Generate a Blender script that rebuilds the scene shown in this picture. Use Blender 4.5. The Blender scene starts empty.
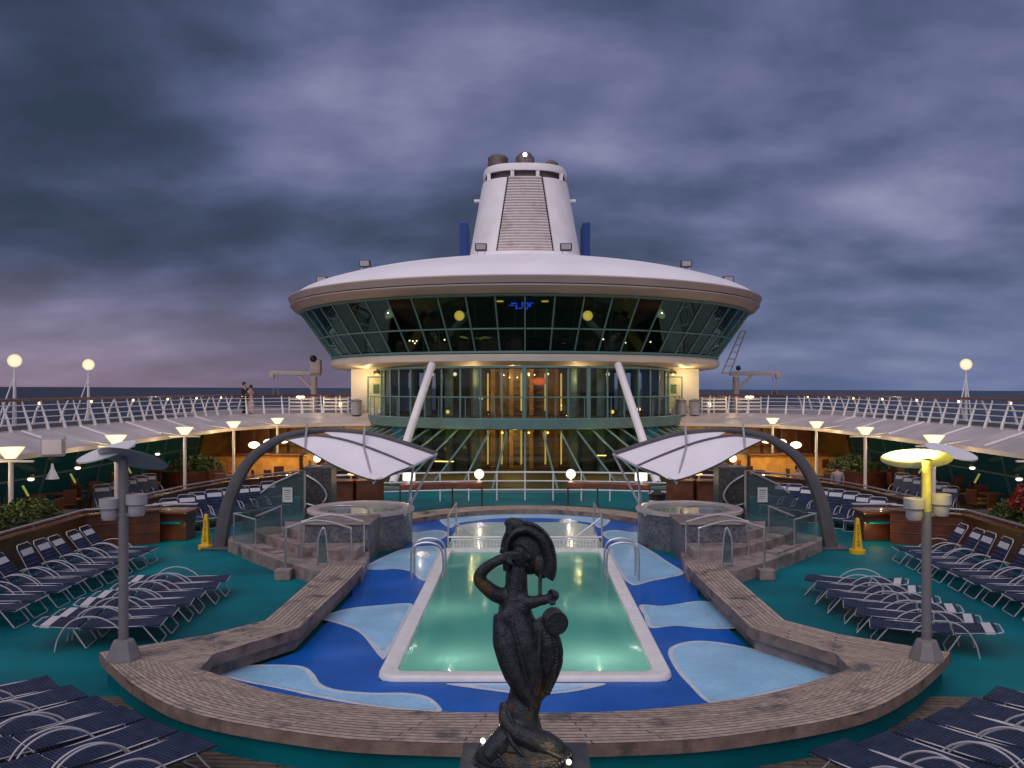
import bpy, bmesh, math, random
from mathutils import Vector, Matrix, Euler, noise
random.seed(11)
PI = math.pi
R = math.radians
scene = bpy.context.scene
col = scene.collection
H, F = 4.4, 860.0          # eye height above the pool deck, focal length in pixels

# ------------------------------------------------------------------ materials
def _n(t, typ, **kw):
    n = t.nodes.new(typ)
    for k, v in kw.items():
        setattr(n, k, v)
    return n

def mat(name, c, rough=.5, metal=0., var=.15, scale=6., bump=0., bscale=40., coat=0., spec=.5,
        emit=None, estr=0., c2=None, c2lo=.5, c2hi=.7, c2scale=3., rough2=None, coords='Object'):
    m = bpy.data.materials.new(name); m.use_nodes = True
    t = m.node_tree; t.nodes.clear()
    o = _n(t, 'ShaderNodeOutputMaterial'); b = _n(t, 'ShaderNodeBsdfPrincipled')
    t.links.new(b.outputs[0], o.inputs[0])
    tc = _n(t, 'ShaderNodeTexCoord')
    nz = _n(t, 'ShaderNodeTexNoise'); nz.inputs['Scale'].default_value = scale; nz.inputs['Detail'].default_value = 6
    t.links.new(tc.outputs[coords], nz.inputs['Vector'])
    rp = _n(t, 'ShaderNodeValToRGB')
    lo = [max(0, x*(1-var)) for x in c]; hi = [min(1, x*(1+var)) for x in c]
    rp.color_ramp.elements[0].position = .3; rp.color_ramp.elements[1].position = .7
    rp.color_ramp.elements[0].color = (*lo, 1); rp.color_ramp.elements[1].color = (*hi, 1)
    t.links.new(nz.outputs[0], rp.inputs[0])
    src = rp.outputs[0]
    if c2:
        n2 = _n(t, 'ShaderNodeTexNoise'); n2.inputs['Scale'].default_value = c2scale; n2.inputs['Detail'].default_value = 5
        t.links.new(tc.outputs[coords], n2.inputs['Vector'])
        r2 = _n(t, 'ShaderNodeValToRGB'); r2.color_ramp.elements[0].position = c2lo; r2.color_ramp.elements[1].position = c2hi
        t.links.new(n2.outputs[0], r2.inputs[0])
        mx = _n(t, 'ShaderNodeMix', data_type='RGBA')
        t.links.new(r2.outputs[0], mx.inputs[0]); t.links.new(src, mx.inputs[6]); mx.inputs[7].default_value = (*c2, 1)
        src = mx.outputs[2]
        if rough2 is not None:
            mr = _n(t, 'ShaderNodeMapRange'); mr.inputs[3].default_value = rough; mr.inputs[4].default_value = rough2
            t.links.new(r2.outputs[0], mr.inputs[0]); t.links.new(mr.outputs[0], b.inputs['Roughness'])
    t.links.new(src, b.inputs['Base Color'])
    if rough2 is None or not c2:
        b.inputs['Roughness'].default_value = rough
    b.inputs['Metallic'].default_value = metal
    b.inputs['Specular IOR Level'].default_value = spec
    b.inputs['Coat Weight'].default_value = coat; b.inputs['Coat Roughness'].default_value = .06
    if emit:
        b.inputs['Emission Color'].default_value = (*emit, 1); b.inputs['Emission Strength'].default_value = estr
    if bump:
        nb = _n(t, 'ShaderNodeTexNoise'); nb.inputs['Scale'].default_value = bscale; nb.inputs['Detail'].default_value = 4
        t.links.new(tc.outputs[coords], nb.inputs['Vector'])
        bp = _n(t, 'ShaderNodeBump'); bp.inputs['Strength'].default_value = bump; bp.inputs['Distance'].default_value = .02
        t.links.new(nb.outputs[0], bp.inputs['Height']); t.links.new(bp.outputs[0], b.inputs['Normal'])
        if coat:
            t.links.new(bp.outputs[0], b.inputs['Coat Normal'])
    return m

def planks(name, c, w=.09, l=1.8, var=.25, rough=.7, coords='UV', dirt=(.05, .04, .035), rot=0):
    m = mat(name, c, rough=rough, var=var, scale=9)
    t = m.node_tree; b = t.nodes['Principled BSDF']
    tc = t.nodes['Texture Coordinate']
    src = b.inputs['Base Color'].links[0].from_socket
    mp = _n(t, 'ShaderNodeMapping'); mp.inputs['Rotation'].default_value = (0, 0, rot)
    t.links.new(tc.outputs[coords], mp.inputs[0])
    br = _n(t, 'ShaderNodeTexBrick'); br.offset = .37
    br.inputs['Scale'].default_value = 1; br.inputs['Brick Width'].default_value = l; br.inputs['Row Height'].default_value = w
    br.inputs['Mortar Size'].default_value = .009; br.inputs['Mortar Smooth'].default_value = .2
    br.inputs['Color1'].default_value = (1.12, 1.09, 1.05, 1); br.inputs['Color2'].default_value = (.76, .73, .72, 1); br.inputs['Mortar'].default_value = (.07, .06, .06, 1)
    br.inputs['Bias'].default_value = -.1
    t.links.new(mp.outputs[0], br.inputs['Vector'])
    mu = _n(t, 'ShaderNodeMix', data_type='RGBA', blend_type='MULTIPLY'); mu.inputs[0].default_value = 1
    t.links.new(src, mu.inputs[6]); t.links.new(br.outputs[0], mu.inputs[7])
    # long grain
    mg = _n(t, 'ShaderNodeMapping'); mg.inputs['Rotation'].default_value = (0, 0, rot); mg.inputs['Scale'].default_value = (2.5, 45, 20)
    t.links.new(tc.outputs[coords], mg.inputs[0])
    ng = _n(t, 'ShaderNodeTexNoise'); ng.inputs['Scale'].default_value = 1; ng.inputs['Detail'].default_value = 3
    t.links.new(mg.outputs[0], ng.inputs['Vector'])
    rg = _n(t, 'ShaderNodeValToRGB'); rg.color_ramp.elements[0].position = .3; rg.color_ramp.elements[1].position = .7
    rg.color_ramp.elements[0].color = (.80, .78, .77, 1); rg.color_ramp.elements[1].color = (1.1, 1.1, 1.1, 1)
    t.links.new(ng.outputs[0], rg.inputs[0])
    mu2 = _n(t, 'ShaderNodeMix', data_type='RGBA', blend_type='MULTIPLY'); mu2.inputs[0].default_value = 1
    t.links.new(mu.outputs[2], mu2.inputs[6]); t.links.new(rg.outputs[0], mu2.inputs[7])
    # dark damp stains
    nd = _n(t, 'ShaderNodeTexNoise'); nd.inputs['Scale'].default_value = 1.6; nd.inputs['Detail'].default_value = 7; nd.inputs['Roughness'].default_value = .65
    t.links.new(tc.outputs['Object'], nd.inputs['Vector'])
    rd = _n(t, 'ShaderNodeValToRGB'); rd.color_ramp.elements[0].position = .53; rd.color_ramp.elements[1].position = .64
    t.links.new(nd.outputs[0], rd.inputs[0])
    m3 = _n(t, 'ShaderNodeMix', data_type='RGBA')
    sc_ = _n(t, 'ShaderNodeMath', operation='MULTIPLY'); sc_.inputs[1].default_value = .82
    t.links.new(rd.outputs[0], sc_.inputs[0]); t.links.new(sc_.outputs[0], m3.inputs[0])
    t.links.new(mu2.outputs[2], m3.inputs[6]); m3.inputs[7].default_value = (*dirt, 1)
    t.links.new(m3.outputs[2], b.inputs['Base Color'])
    mr = _n(t, 'ShaderNodeMapRange'); mr.inputs[3].default_value = rough; mr.inputs[4].default_value = .25
    t.links.new(rd.outputs[0], mr.inputs[0]); t.links.new(mr.outputs[0], b.inputs['Roughness'])
    bp = _n(t, 'ShaderNodeBump'); bp.inputs['Strength'].default_value = .5; bp.inputs['Distance'].default_value = .01
    t.links.new(br.outputs['Fac'], bp.inputs['Height']); bp.invert = True
    t.links.new(bp.outputs[0], b.inputs['Normal'])
    return m

def tiles(name, c1, c2, mortar, s=.06, rough=.3, coords='Object', box=True):
    """small square mosaic, chosen per tile; works on any vertical or level face (object space)"""
    m = bpy.data.materials.new(name); m.use_nodes = True
    t = m.node_tree; t.nodes.clear()
    o = _n(t, 'ShaderNodeOutputMaterial'); b = _n(t, 'ShaderNodeBsdfPrincipled'); t.links.new(b.outputs[0], o.inputs[0])
    tc = _n(t, 'ShaderNodeTexCoord')
    sn = _n(t, 'ShaderNodeVectorMath', operation='SNAP'); sn.inputs[1].default_value = (s, s, s)
    ad = _n(t, 'ShaderNodeVectorMath', operation='ADD'); ad.inputs[1].default_value = (.0013, .0017, .0011)
    t.links.new(tc.outputs[coords], ad.inputs[0]); t.links.new(ad.outputs[0], sn.inputs[0])
    wn = _n(t, 'ShaderNodeTexWhiteNoise'); t.links.new(sn.outputs[0], wn.inputs[0])
    rp = _n(t, 'ShaderNodeValToRGB'); rp.color_ramp.elements[0].color = (*c1, 1); rp.color_ramp.elements[1].color = (*c2, 1)
    t.links.new(wn.outputs[0], rp.inputs[0])
    nz = _n(t, 'ShaderNodeTexNoise'); nz.inputs['Scale'].default_value = 2.5; nz.inputs['Detail'].default_value = 5
    t.links.new(tc.outputs[coords], nz.inputs['Vector'])
    rn = _n(t, 'ShaderNodeValToRGB'); rn.color_ramp.elements[0].position = .3; rn.color_ramp.elements[1].position = .75
    rn.color_ramp.elements[0].color = (.7, .7, .7, 1); rn.color_ramp.elements[1].color = (1.15, 1.15, 1.15, 1)
    t.links.new(nz.outputs[0], rn.inputs[0])
    mu = _n(t, 'ShaderNodeMix', data_type='RGBA', blend_type='MULTIPLY'); mu.inputs[0].default_value = 1
    t.links.new(rp.outputs[0], mu.inputs[6]); t.links.new(rn.outputs[0], mu.inputs[7])
    t.links.new(mu.outputs[2], b.inputs['Base Color'])
    b.inputs['Roughness'].default_value = rough
    return m

def glass(name, tint, refl=.12, rough=.02, dark=0.0, darkcol=(.01, .02, .02), power=5., trans=None, gcol=(.9, 1, .97)):
    m = bpy.data.materials.new(name); m.use_nodes = True
    t = m.node_tree; t.nodes.clear()
    o = _n(t, 'ShaderNodeOutputMaterial')
    tr = _n(t, 'ShaderNodeBsdfTransparent'); tr.inputs[0].default_value = (*tint, 1)
    gl = _n(t, 'ShaderNodeBsdfGlossy'); gl.inputs['Roughness'].default_value = rough; gl.inputs[0].default_value = (*gcol, 1)
    lw0 = _n(t, 'ShaderNodeLayerWeight'); lw0.inputs[0].default_value = .5
    pw = _n(t, 'ShaderNodeMath', operation='POWER'); pw.inputs[1].default_value = power; t.links.new(lw0.outputs['Facing'], pw.inputs[0])
    lw = _n(t, 'ShaderNodeMath', operation='MULTIPLY_ADD'); lw.inputs[1].default_value = .9; lw.inputs[2].default_value = .025; t.links.new(pw.outputs[0], lw.inputs[0])
    nz = _n(t, 'ShaderNodeTexNoise'); nz.inputs['Scale'].default_value = .8
    mr = _n(t, 'ShaderNodeMapRange'); mr.inputs[3].default_value = refl*.8; mr.inputs[4].default_value = refl*1.2
    t.links.new(nz.outputs[0], mr.inputs[0])
    ad = _n(t, 'ShaderNodeMath', operation='ADD', use_clamp=True)
    t.links.new(lw.outputs[0], ad.inputs[0]); t.links.new(mr.outputs[0], ad.inputs[1])
    base = tr.outputs[0]
    if dark:
        df = _n(t, 'ShaderNodeBsdfDiffuse'); df.inputs[0].default_value = (*darkcol, 1)
        mm = _n(t, 'ShaderNodeMixShader'); mm.inputs[0].default_value = dark
        t.links.new(tr.outputs[0], mm.inputs[1]); base2 = df.outputs[0]
        if trans:
            tl_ = _n(t, 'ShaderNodeBsdfTranslucent'); tl_.inputs[0].default_value = (*trans, 1)
            m5 = _n(t, 'ShaderNodeMixShader'); m5.inputs[0].default_value = .55
            t.links.new(df.outputs[0], m5.inputs[1]); t.links.new(tl_.outputs[0], m5.inputs[2]); base2 = m5.outputs[0]
        t.links.new(base2, mm.inputs[2]); base = mm.outputs[0]
    mx = _n(t, 'ShaderNodeMixShader')
    t.links.new(ad.outputs[0], mx.inputs[0]); t.links.new(base, mx.inputs[1]); t.links.new(gl.outputs[0], mx.inputs[2])
    t.links.new(mx.outputs[0], o.inputs[0])
    return m

def lamp_mat(name, c, s):
    m = bpy.data.materials.new(name); m.use_nodes = True
    t = m.node_tree; t.nodes.clear()
    o = _n(t, 'ShaderNodeOutputMaterial'); e = _n(t, 'ShaderNodeEmission')
    lw = _n(t, 'ShaderNodeLayerWeight'); lw.inputs[0].default_value = .35
    mr = _n(t, 'ShaderNodeMapRange'); mr.inputs[3].default_value = s; mr.inputs[4].default_value = s*.34
    t.links.new(lw.outputs['Facing'], mr.inputs[0]); t.links.new(mr.outputs[0], e.inputs[1])
    e.inputs[0].default_value = (*c, 1); t.links.new(e.outputs[0], o.inputs[0])
    return m

def ribbed(name, c, rough=.5, freq=28., axis=1):
    m = mat(name, c, rough=rough, var=.3, scale=5, spec=.12)
    t = m.node_tree; b = t.nodes['Principled BSDF']; tc = t.nodes['Texture Coordinate']
    w = _n(t, 'ShaderNodeTexWave', wave_type='BANDS', bands_direction='XYZ'[axis]); w.inputs['Scale'].default_value = freq/6.283*1.0
    t.links.new(tc.outputs['Object'], w.inputs['Vector'])
    bp = _n(t, 'ShaderNodeBump'); bp.inputs['Strength'].default_value = .9; bp.inputs['Distance'].default_value = .012
    t.links.new(w.outputs[0], bp.inputs['Height']); t.links.new(bp.outputs[0], b.inputs['Normal'])
    src = b.inputs['Base Color'].links[0].from_socket
    r = _n(t, 'ShaderNodeValToRGB'); r.color_ramp.elements[0].color = (.45, .45, .45, 1); r.color_ramp.elements[1].position = .45; r.color_ramp.elements[1].color = (1, 1, 1, 1)
    t.links.new(w.outputs[0], r.inputs[0])
    mu = _n(t, 'ShaderNodeMix', data_type='RGBA', blend_type='MULTIPLY'); mu.inputs[0].default_value = 1
    t.links.new(src, mu.inputs[6]); t.links.new(r.outputs[0], mu.inputs[7]); t.links.new(mu.outputs[2], b.inputs['Base Color'])
    return m

M = {}
M['teal'] = mat('teal_deck_coating', (.0005, .150, .180), rough=.62, var=.2, scale=.7, bump=.35, bscale=220, c2=(.0004, .072, .098), c2lo=.42, c2hi=.72, c2scale=.42, rough2=.42, spec=.10)
M['tealwall'] = mat('teal_side_panel', (.001, .055, .065), rough=.5, var=.12, scale=3, spec=.3)
M['teak'] = planks('weathered_teak', (.37, .295, .255), w=.09, l=1.9)
M['teakdeck'] = planks('teak_deck_planks', (.15, .115, .095), w=.11, l=2.6, coords='Object', rot=R(4))
M['teakface'] = mat('teak_fascia', (.20, .14, .12), rough=.6, var=.3, scale=4, bump=.4, bscale=30, c2=(.07, .05, .045), c2lo=.55, c2hi=.7, c2scale=3)
M['bulwark'] = mat('varnished_red_wood', (.105, .026, .010), rough=.4, var=.35, scale=3, bump=.15, bscale=25, coat=.3)
M['darkwood'] = mat('dark_bar_wood', (.12, .035, .015), rough=.4, var=.3, scale=4, coat=.2)
M['honey'] = mat('honey_wood_panelling', (.42, .22, .05), rough=.5, var=.3, scale=2.5)
M['terrace'] = mat('brown_terrace_floor', (.085, .045, .03), rough=.7, var=.3, scale=2)
M['white'] = mat('white_ship_paint', (.88, .83, .86), rough=.42, var=.05, scale=1.2, c2=(.74, .67, .67), c2lo=.5, c2hi=.78, c2scale=.45)
M['roof'] = mat('white_roof_paint', (.88, .84, .90), rough=.5, var=.03, scale=.5, c2=(.80, .76, .82), c2lo=.45, c2hi=.75, c2scale=.35)
M['rim'] = mat('beige_grey_rim_paint', (.46, .38, .37), rough=.45, var=.06, scale=.8)
M['cream'] = mat('cream_wall_paint', (.74, .66, .58), rough=.5, var=.06, scale=1.2)
M['dim'] = mat('dark_joint', (.03, .028, .03), rough=.7)
M['green'] = mat('sea_green_frame', (.13, .25, .24), rough=.45, var=.1, scale=2)
M['greendk'] = mat('dull_green_fascia', (.10, .20, .20), rough=.5, var=.15, scale=1.5)
M['steel'] = mat('brushed_steel', (.55, .54, .57), rough=.28, metal=.85, var=.1, scale=12)
M['chairmetal'] = mat('chair_frame_paint', (.46, .44, .48), rough=.35, var=.1, scale=8)
M['covered'] = mat('covered_rail', (.03, .04, .09), rough=.5)
M['fascia'] = mat('lilac_grey_fascia_paint', (.46, .41, .43), rough=.5, var=.16, scale=1.2, c2=(.34, .30, .31), c2lo=.45, c2hi=.75, c2scale=.5)
M['whitemetal'] = mat('white_powder_coat', (.74, .72, .76), rough=.35, var=.06, scale=8)
M['grey'] = mat('grey_arch_paint', (.085, .082, .095), rough=.55, var=.15, scale=3, bump=.1, bscale=60)
M['post'] = mat('grey_post_paint', (.17, .16, .175), rough=.5, var=.1, scale=4)
M['greylt'] = mat('light_grey_paint', (.36, .34, .37), rough=.5, var=.1, scale=5)
M['sail'] = mat('white_sail_canvas', (.82, .77, .83), rough=.8, var=.05, scale=1.3, bump=.2, bscale=8)
M['navy'] = ribbed('navy_vinyl_sling', (.028, .040, .088), freq=44, rough=.62)
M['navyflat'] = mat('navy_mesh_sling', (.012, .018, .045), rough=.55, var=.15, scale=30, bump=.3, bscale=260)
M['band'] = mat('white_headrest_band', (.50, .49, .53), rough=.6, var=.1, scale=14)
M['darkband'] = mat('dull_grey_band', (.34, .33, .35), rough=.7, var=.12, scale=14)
M['black'] = mat('black_plastic', (.012, .012, .014), rough=.4)
M['darkmetal'] = mat('dark_lamp_metal', (.06, .055, .05), rough=.5, metal=.3)
M['bluefloor'] = mat('dark_blue_pool_paint', (.001, .098, .45), rough=.45, var=.22, scale=.8, coat=.16, bump=.12, bscale=5, spec=.15)
M['lightfloor'] = mat('light_blue_pool_paint', (.30, .56, .80), rough=.4, var=.14, scale=1.1, coat=.22, bump=.12, bscale=5, spec=.2)
M['palefloor'] = mat('pale_outline_paint', (.55, .62, .70), rough=.4, coat=.15, var=.1)
def tile_vary(m, s_=.055, lo=.92, hi=1.06, grout=.84):
    t = m.node_tree; b = t.nodes['Principled BSDF']; src = b.inputs['Base Color'].links[0].from_socket
    tc = t.nodes['Texture Coordinate']
    br = _n(t, 'ShaderNodeTexBrick'); br.offset = 0; br.inputs['Scale'].default_value = 1
    br.inputs['Brick Width'].default_value = s_; br.inputs['Row Height'].default_value = s_; br.inputs['Mortar Size'].default_value = .004
    br.inputs['Color1'].default_value = (lo, lo, lo, 1); br.inputs['Color2'].default_value = (hi, hi, hi, 1); br.inputs['Mortar'].default_value = (grout, grout, grout, 1)
    t.links.new(tc.outputs['Object'], br.inputs['Vector'])
    mu = _n(t, 'ShaderNodeMix', data_type='RGBA', blend_type='MULTIPLY'); mu.inputs[0].default_value = 1
    t.links.new(src, mu.inputs[6]); t.links.new(br.outputs[0], mu.inputs[7]); t.links.new(mu.outputs[2], b.inputs['Base Color'])
for k_ in ('bluefloor', 'lightfloor', 'palefloor'): tile_vary(M[k_])
M['coaming'] = mat('white_pool_coaming', (.74, .72, .72), rough=.4, var=.08, scale=5)
M['aqua'] = tiles('aqua_mosaic', (.24, .58, .52), (.34, .66, .60), (.3, .6, .55), s=.10)
M['mosaic'] = tiles('grey_mosaic', (.075, .085, .11), (.20, .19, .21), (.1, .1, .1), s=.05)
M['mosaicdk'] = tiles('dark_grey_mosaic', (.045, .045, .05), (.11, .10, .10), (.1, .1, .1), s=.06)
M['spa'] = mat('cream_spa_shell', (.55, .47, .45), rough=.35, var=.1, scale=4)
M['stone'] = mat('pinkish_stone', (.27, .21, .20), c2=(.10, .085, .085), c2lo=.5, c2hi=.7, c2scale=1.8, rough2=.2, rough=.6, var=.3, scale=5, bump=.2, bscale=40)
M['yellow'] = mat('yellow_sign_plastic', (.72, .42, .01), rough=.45, var=.08)
M['paper'] = mat('white_notice_card', (.68, .70, .72), rough=.6, var=.04)
M['print'] = mat('grey_print', (.2, .22, .25), rough=.6)
M['bronze'] = mat('dark_bronze', (.022, .027, .036), rough=.42, metal=.35, var=.4, scale=22, bump=.5, bscale=70, c2=(.13, .072, .022), c2lo=.56, c2hi=.74, c2scale=4, rough2=.5)
M['plinth'] = mat('dark_plinth_stone', (.035, .042, .05), rough=.5, var=.35, scale=14, bump=.4, bscale=50)
M['sooty'] = mat('sooty_steel', (.17, .13, .125), rough=.5, metal=.4, var=.4, scale=3)
M['navalblue'] = mat('funnel_fin_blue', (.006, .05, .24), rough=.4)
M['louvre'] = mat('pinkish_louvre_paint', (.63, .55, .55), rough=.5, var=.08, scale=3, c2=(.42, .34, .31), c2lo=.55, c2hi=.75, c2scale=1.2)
M['leaf'] = mat('hedge_leaf', (.035, .058, .012), rough=.6, var=.6, scale=7)
M['leaf2'] = mat('yellow_green_leaf', (.12, .135, .02), rough=.6, var=.5, scale=7)
M['flower'] = mat('red_bract', (.30, .03, .02), rough=.6, var=.5, scale=9)
M['soil'] = mat('planter_soil', (.04, .028, .02), rough=.9)
M['skin'] = mat('skin_tone', (.42, .25, .18), rough=.55)
M['hair'] = mat('dark_hair', (.015, .012, .01), rough=.6)
M['cloth_black'] = mat('black_cloth', (.012, .013, .018), rough=.8)
M['cloth_pale'] = mat('pale_pink_cloth', (.50, .38, .37), rough=.8)
M['cloth_grey'] = mat('grey_blue_cloth', (.20, .23, .25), rough=.8)
M['cloth_pink'] = mat('rose_cloth', (.42, .16, .15), rough=.8)
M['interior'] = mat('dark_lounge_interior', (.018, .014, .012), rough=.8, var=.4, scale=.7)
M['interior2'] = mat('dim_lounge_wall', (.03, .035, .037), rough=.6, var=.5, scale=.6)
M['amber'] = mat('amber_lobby_panel', (.26, .15, .03), rough=.5, var=.35, scale=1.6)
M['curtain'] = mat('grey_green_curtain', (.10, .15, .155), rough=.8, var=.25, scale=2.5)
M['glass_up'] = glass('tinted_lounge_glass', (.42, .50, .48), refl=.01, power=2.8, dark=.06, darkcol=(.01, .06, .055), gcol=(.55, .95, .92))
M['glass_mid'] = glass('pale_green_glass', (.66, .76, .74), refl=.01)
M['glass_low'] = glass('sloping_lobby_glass', (.60, .68, .62), refl=.02)
M['glass_rail'] = glass('balustrade_glass', (.62, .74, .74), refl=.05, dark=.22, darkcol=(.16, .21, .22))
M['glass_wind'] = glass('teal_windbreak_glass', (.16, .34, .36), refl=.03, dark=.86, darkcol=(.013, .115, .135))
M['water'] = glass('pool_water', (.80, .97, .95), refl=.0, rough=.06, dark=.86, darkcol=(.012, .25, .25), trans=(.46, .80, .80), power=6.)
M['spawater'] = glass('spa_water', (.85, .95, .95), refl=.0, rough=.05)
M['lamp_warm'] = lamp_mat('warm_white_lamp', (1, .80, .48), 5.)
M['lamp_bowl'] = lamp_mat('frosted_bowl_lamp', (1, .83, .50), 1.9)
M['lamp_globe'] = lamp_mat('pale_globe_lamp', (1, .84, .56), 1.25)
M['lamp_globe2'] = lamp_mat('bright_globe_lamp', (1, .90, .74), 2.6)
M['lamp_yellow'] = lamp_mat('yellow_ball_lamp', (1, .68, .10), 1.1)
M['lamp_white'] = lamp_mat('small_white_lamp', (1, .92, .8), 10.)
M['lamp_amber'] = lamp_mat('amber_lamp', (1, .62, .16), 3.2)
M['lamp_strip'] = lamp_mat('amber_strip_light', (1, .62, .12), .75)
M['lamp_red'] = lamp_mat('red_chandelier', (1, .16, .03), .8)
M['lamp_blue'] = lamp_mat('blue_sign_light', (.02, .10, 1.), .9)
M['reflection_green'] = lamp_mat('yellow_green_reflection', (.62, .70, .16), .42)

# ------------------------------------------------------------------ mesh builder
def spl(pts, n=8, closed=False):
    P_ = [Vector(p) for p in pts]; out = []; k = len(P_)
    rng = range(k if closed else k-1)
    for i in rng:
        if closed: a, b, c, d = P_[(i-1) % k], P_[i], P_[(i+1) % k], P_[(i+2) % k]
        else: a, b, c, d = P_[max(i-1, 0)], P_[i], P_[i+1], P_[min(i+2, k-1)]
        for j in range(n):
            t = j/n
            out.append(.5*((2*b)+(c-a)*t+(2*a-5*b+4*c-d)*t*t+(3*b-a-3*c+d)*t**3))
    if not closed: out.append(P_[-1])
    return out

class MB:
    def __init__(s): s.v = []; s.f = []; s.mi = []; s.uv = {}
    def add(s, vs, fs, mi=0):
        b = len(s.v); s.v += [tuple(v) for v in vs]
        for f in fs: s.f.append(tuple(i+b for i in f)); s.mi.append(mi)
        return s
    def face(s, vs, mi=0, uv=None):
        s.add(vs, [tuple(range(len(vs)))], mi)
        if uv: s.uv[len(s.f)-1] = uv
        return s
    def box(s, c, d, rz=0, rx=0, ry=0, mi=0):
        m = Matrix.Translation(c) @ Euler((rx, ry, rz)).to_matrix().to_4x4()
        x, y, z = d[0]/2, d[1]/2, d[2]/2
        vs = [m @ Vector(p) for p in ((-x,-y,-z),(x,-y,-z),(x,y,-z),(-x,y,-z),(-x,-y,z),(x,-y,z),(x,y,z),(-x,y,z))]
        return s.add(vs, [(0,3,2,1),(4,5,6,7),(0,1,5,4),(1,2,6,5),(2,3,7,6),(3,0,4,7)], mi)
    def beam(s, a, b, w, h, mi=0):
        a, b = Vector(a), Vector(b); d = b-a
        q = d.to_track_quat('Y', 'Z').to_matrix().to_4x4()
        m = Matrix.Translation((a+b)/2) @ q; x, y, z = w/2, d.length/2, h/2
        vs = [m @ Vector(p) for p in ((-x,-y,-z),(x,-y,-z),(x,y,-z),(-x,y,-z),(-x,-y,z),(x,-y,z),(x,y,z),(-x,y,z))]
        return s.add(vs, [(0,3,2,1),(4,5,6,7),(0,1,5,4),(1,2,6,5),(2,3,7,6),(3,0,4,7)], mi)
    def tube(s, pts, r, n=8, closed=False, cap=True, mi=0, sx=1., sy=1.):
        P_ = [Vector(p) for p in pts]; k = len(P_)
        rs = r if isinstance(r, (list, tuple)) else [r]*k
        T = []
        for i in range(k):
            if closed: t = P_[(i+1) % k]-P_[(i-1) % k]
            else: t = P_[min(i+1, k-1)]-P_[max(i-1, 0)]
            T.append(t.normalized() if t.length > 1e-9 else Vector((0, 0, 1)))
        u = Vector((0, 0, 1)) if abs(T[0].z) < .9 else Vector((1, 0, 0))
        u = (u-T[0]*u.dot(T[0])).normalized(); vs = []
        for i in range(k):
            u = (u-T[i]*u.dot(T[i])).normalized(); w = T[i].cross(u)
            for j in range(n):
                a = 2*PI*j/n; vs.append(P_[i]+(u*math.cos(a)*sx+w*math.sin(a)*sy)*rs[i])
        fs = []
        for i in range(k if closed else k-1):
            for j in range(n):
                a, b = i*n+j, i*n+(j+1) % n; c, d = ((i+1) % k)*n+(j+1) % n, ((i+1) % k)*n+j
                fs.append((a, b, c, d))
        if cap and not closed:
            fs.append(tuple(range(n-1, -1, -1))); fs.append(tuple((k-1)*n+j for j in range(n)))
        return s.add(vs, fs, mi)
    def lathe(s, prof, c=(0, 0, 0), n=32, a0=0, a1=2*PI, mi=0):
        c = Vector(c); full = abs(a1-a0-2*PI) < 1e-6; k = n if full else n+1; vs = []
        for r, z in prof:
            for j in range(k):
                a = a0+(a1-a0)*j/n; vs.append(c+Vector((r*math.cos(a), r*math.sin(a), z)))
        fs = []
        for i in range(len(prof)-1):
            for j in range(n):
                j2 = (j+1) % k if full else j+1
                fs.append((i*k+j, i*k+j2, (i+1)*k+j2, (i+1)*k+j))
        return s.add(vs, fs, mi)
    def sphere(s, c, r, n=14, sc=(1, 1, 1), rot=None, mi=0):
        c = Vector(c); vs = []; m = max(6, n//2)
        q = Euler(rot).to_matrix() if rot else Matrix.Identity(3)
        for i in range(m+1):
            th = PI*i/m
            for j in range(n):
                a = 2*PI*j/n
                vs.append(c+q @ Vector((r*sc[0]*math.sin(th)*math.cos(a), r*sc[1]*math.sin(th)*math.sin(a), r*sc[2]*math.cos(th))))
        fs = [(i*n+j, (i+1)*n+j, (i+1)*n+(j+1) % n, i*n+(j+1) % n) for i in range(m) for j in range(n)]
        return s.add(vs, fs, mi)
    def prism(s, poly, z0, z1, mi=0, mis=None, bottom=True):
        n = len(poly); vs = [(p[0], p[1], z0) for p in poly]+[(p[0], p[1], z1) for p in poly]
        s.add(vs, [tuple(range(n, 2*n))]+([tuple(range(n-1, -1, -1))] if bottom else []), mi)
        s.add(vs, [(i, (i+1) % n, n+(i+1) % n, n+i) for i in range(n)], mi if mis is None else mis)
        return s
    def strip(s, A, B, mi=0, v0=0., flip=False):
        """surface between two polylines; UVs in metres along / across"""
        A = [Vector(a) for a in A]; B = [Vector(b) for b in B]; u = 0.
        for i in range(len(A)-1):
            du = ((A[i+1]-A[i]).length+(B[i+1]-B[i]).length)/2
            w0, w1 = (B[i]-A[i]).length, (B[i+1]-A[i+1]).length
            q = [A[i], A[i+1], B[i+1], B[i]]; uv = [(u, v0), (u+du, v0), (u+du, v0+w1), (u, v0+w0)]
            if flip: q.reverse(); uv.reverse()
            s.face(q, mi, uv); u += du
        return s
    def build(s, name, m, parent=None, smooth=False, bevel=0., label=None, off=None, weld=False):
        me = bpy.data.meshes.new(name)
        o_ = Vector(off) if off is not None else (Vector(parent.location) if parent is not None else Vector((0, 0, 0)))
        if parent is not None and parent.parent is not None and off is None: o_ = o_ + Vector(parent.parent.location)
        me.from_pydata([tuple(Vector(v)-o_) for v in s.v], [], s.f)
        for mm in (m if isinstance(m, (list, tuple)) else [m]): me.materials.append(mm)
        me.polygons.foreach_set('material_index', s.mi)
        if s.uv:
            ul = me.uv_layers.new(name='UVMap')
            for pi, uv in s.uv.items():
                for li, c in zip(me.polygons[pi].loop_indices, uv): ul.data[li].uv = c
        me.validate(); me.update()
        bm = bmesh.new(); bm.from_mesh(me)
        if weld: bmesh.ops.remove_doubles(bm, verts=bm.verts, dist=1e-4)
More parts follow.
